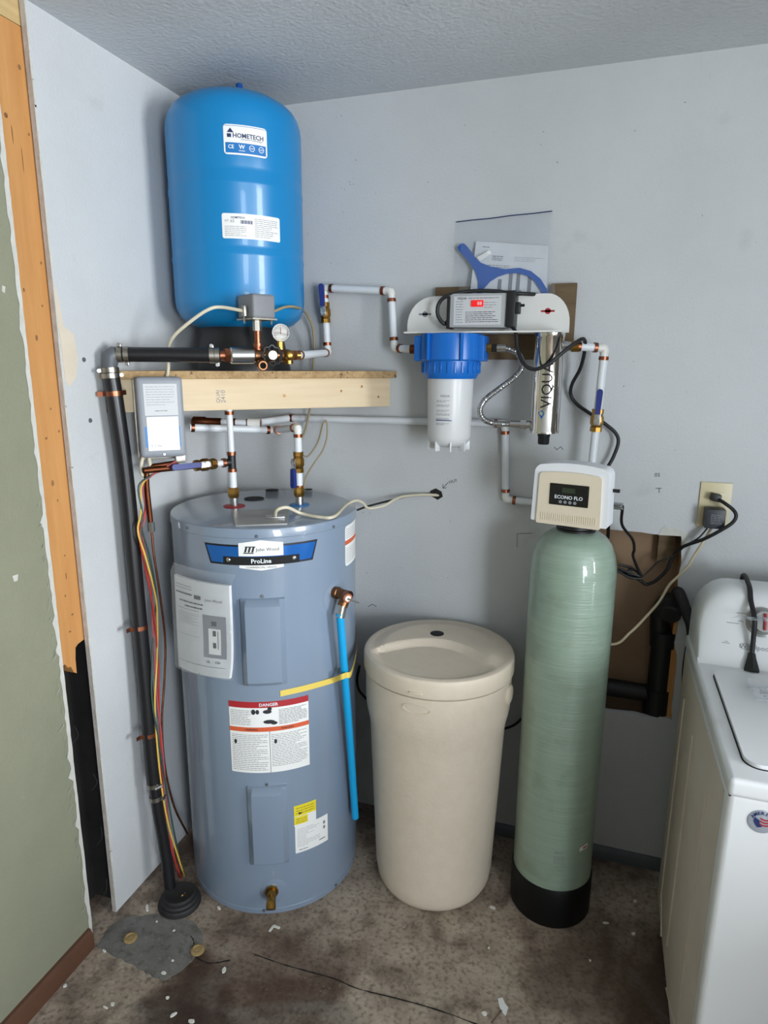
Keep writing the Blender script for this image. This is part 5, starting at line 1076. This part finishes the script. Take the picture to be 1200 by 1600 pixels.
crumbs = [(230, 1420, .014, .005, -1, 'long white crumb beside the rubber boot'), (270, 1502, .004, .003, .4, None), (256, 1521, .007, .005, .2, 'round white crumb on the dark floor below the cement patch'), (262, 1560, .005, .004, .1, None), (271, 1587, .011, .004, 1.0, 'slanting white crumb near the bottom edge'), (299, 1597, .010, .006, .2, 'pale yellow crumb at the bottom edge'), (342, 1420, .008, .004, -.3, 'white crumb against the heater base'), (245, 1441, .003, .003, 0, None), (272, 1455, .004, .002, .8, None), (163, 1487, .007, .004, -.2, None), (102, 1541, .005, .005, 0, 'white crumb near the brown skirting'), (176, 1570, .006, .005, .3, None), (165, 1575, .007, .002, 0, None), (284, 1395, .004, .004, 0, None), (992, 1409, .005, .005, 0, None), (990, 1460, .006, .005, .3, None), (946, 1443, .009, .003, .2, None), (764, 1482, .003, .003, 0, None), (757, 1585, .007, .006, .4, 'pale crumb beside the paper scrap'), (770, 1419, .010, .004, -.2, 'white crumb between the beige and green tanks'), (922, 1502, .003, .003, 0, None), (350, 1517, .006, .009, .2, None)]
more = iter(['tiny white crumb at the right of the cement patch', 'tiny white crumb between two larger ones near the bottom left', 'speck of white at the top of the cement patch', 'slanted sliver of white on the cement patch', 'white crumb on the near left of the cement patch', 'upper of two white crumbs near the bottom-left corner', 'flat white sliver near the bottom-left corner', 'white speck behind the rubber boot', 'white speck close to the washer, farthest back', 'pale crumb close to the washer, nearer than the other', 'flat pale sliver right of the black tank boot', 'white dot in the middle of the bare floor', 'tiny white dot in front of the black tank boot', 'pale flake on the dark stain right of the wood plugs'])
for i, (x, y, w, h, rot, lab) in enumerate(crumbs): chip(x, y, w, h, rot, i+40, lab or next(more))
b = MB(); q = [onz(x, y, .001) for x, y in ((778, 1561), (785, 1559), (789, 1568), (794, 1575), (790, 1588), (783, 1580), (780, 1572))]
b.add(q+[p+V((0, 0, .0015)) for p in q], [tuple(range(7)), tuple(range(7, 14))]+[(i, (i+1) % 7, 7+(i+1) % 7, 7+i) for i in range(7)]); tag(b.build('paper_scrap', 'label_white', origin=q[0]), 'torn white paper scrap at the bottom of the floor', 'paper')
b = MB()
for a_, c_ in (((421, 1456), (428, 1447)), ((427, 1447), (437, 1451))):
    p, q_ = onz(*a_, .002), onz(*c_, .002); d = (q_-p).normalized(); n = V((-d.y, d.x, 0))*.003; b.add([p-n, q_-n, q_+n, p+n]+[v+V((0, 0, .003)) for v in (p-n, q_-n, q_+n, p+n)], [(0, 1, 2, 3), (4, 5, 6, 7), (0, 1, 5, 4), (1, 2, 6, 5), (2, 3, 7, 6), (3, 0, 4, 7)])
tag(b.build('bent_clip', 'chip_white', origin=onz(428, 1447, 0)), 'white bent strip in front of the water heater', 'debris')
cable('twig', 'thin brown twig beside the paper scrap', [onz(768, 1598, .003), onz(776, 1588, .004), onz(784, 1579, .003)], .0016, 'cable_brown', 'twig')
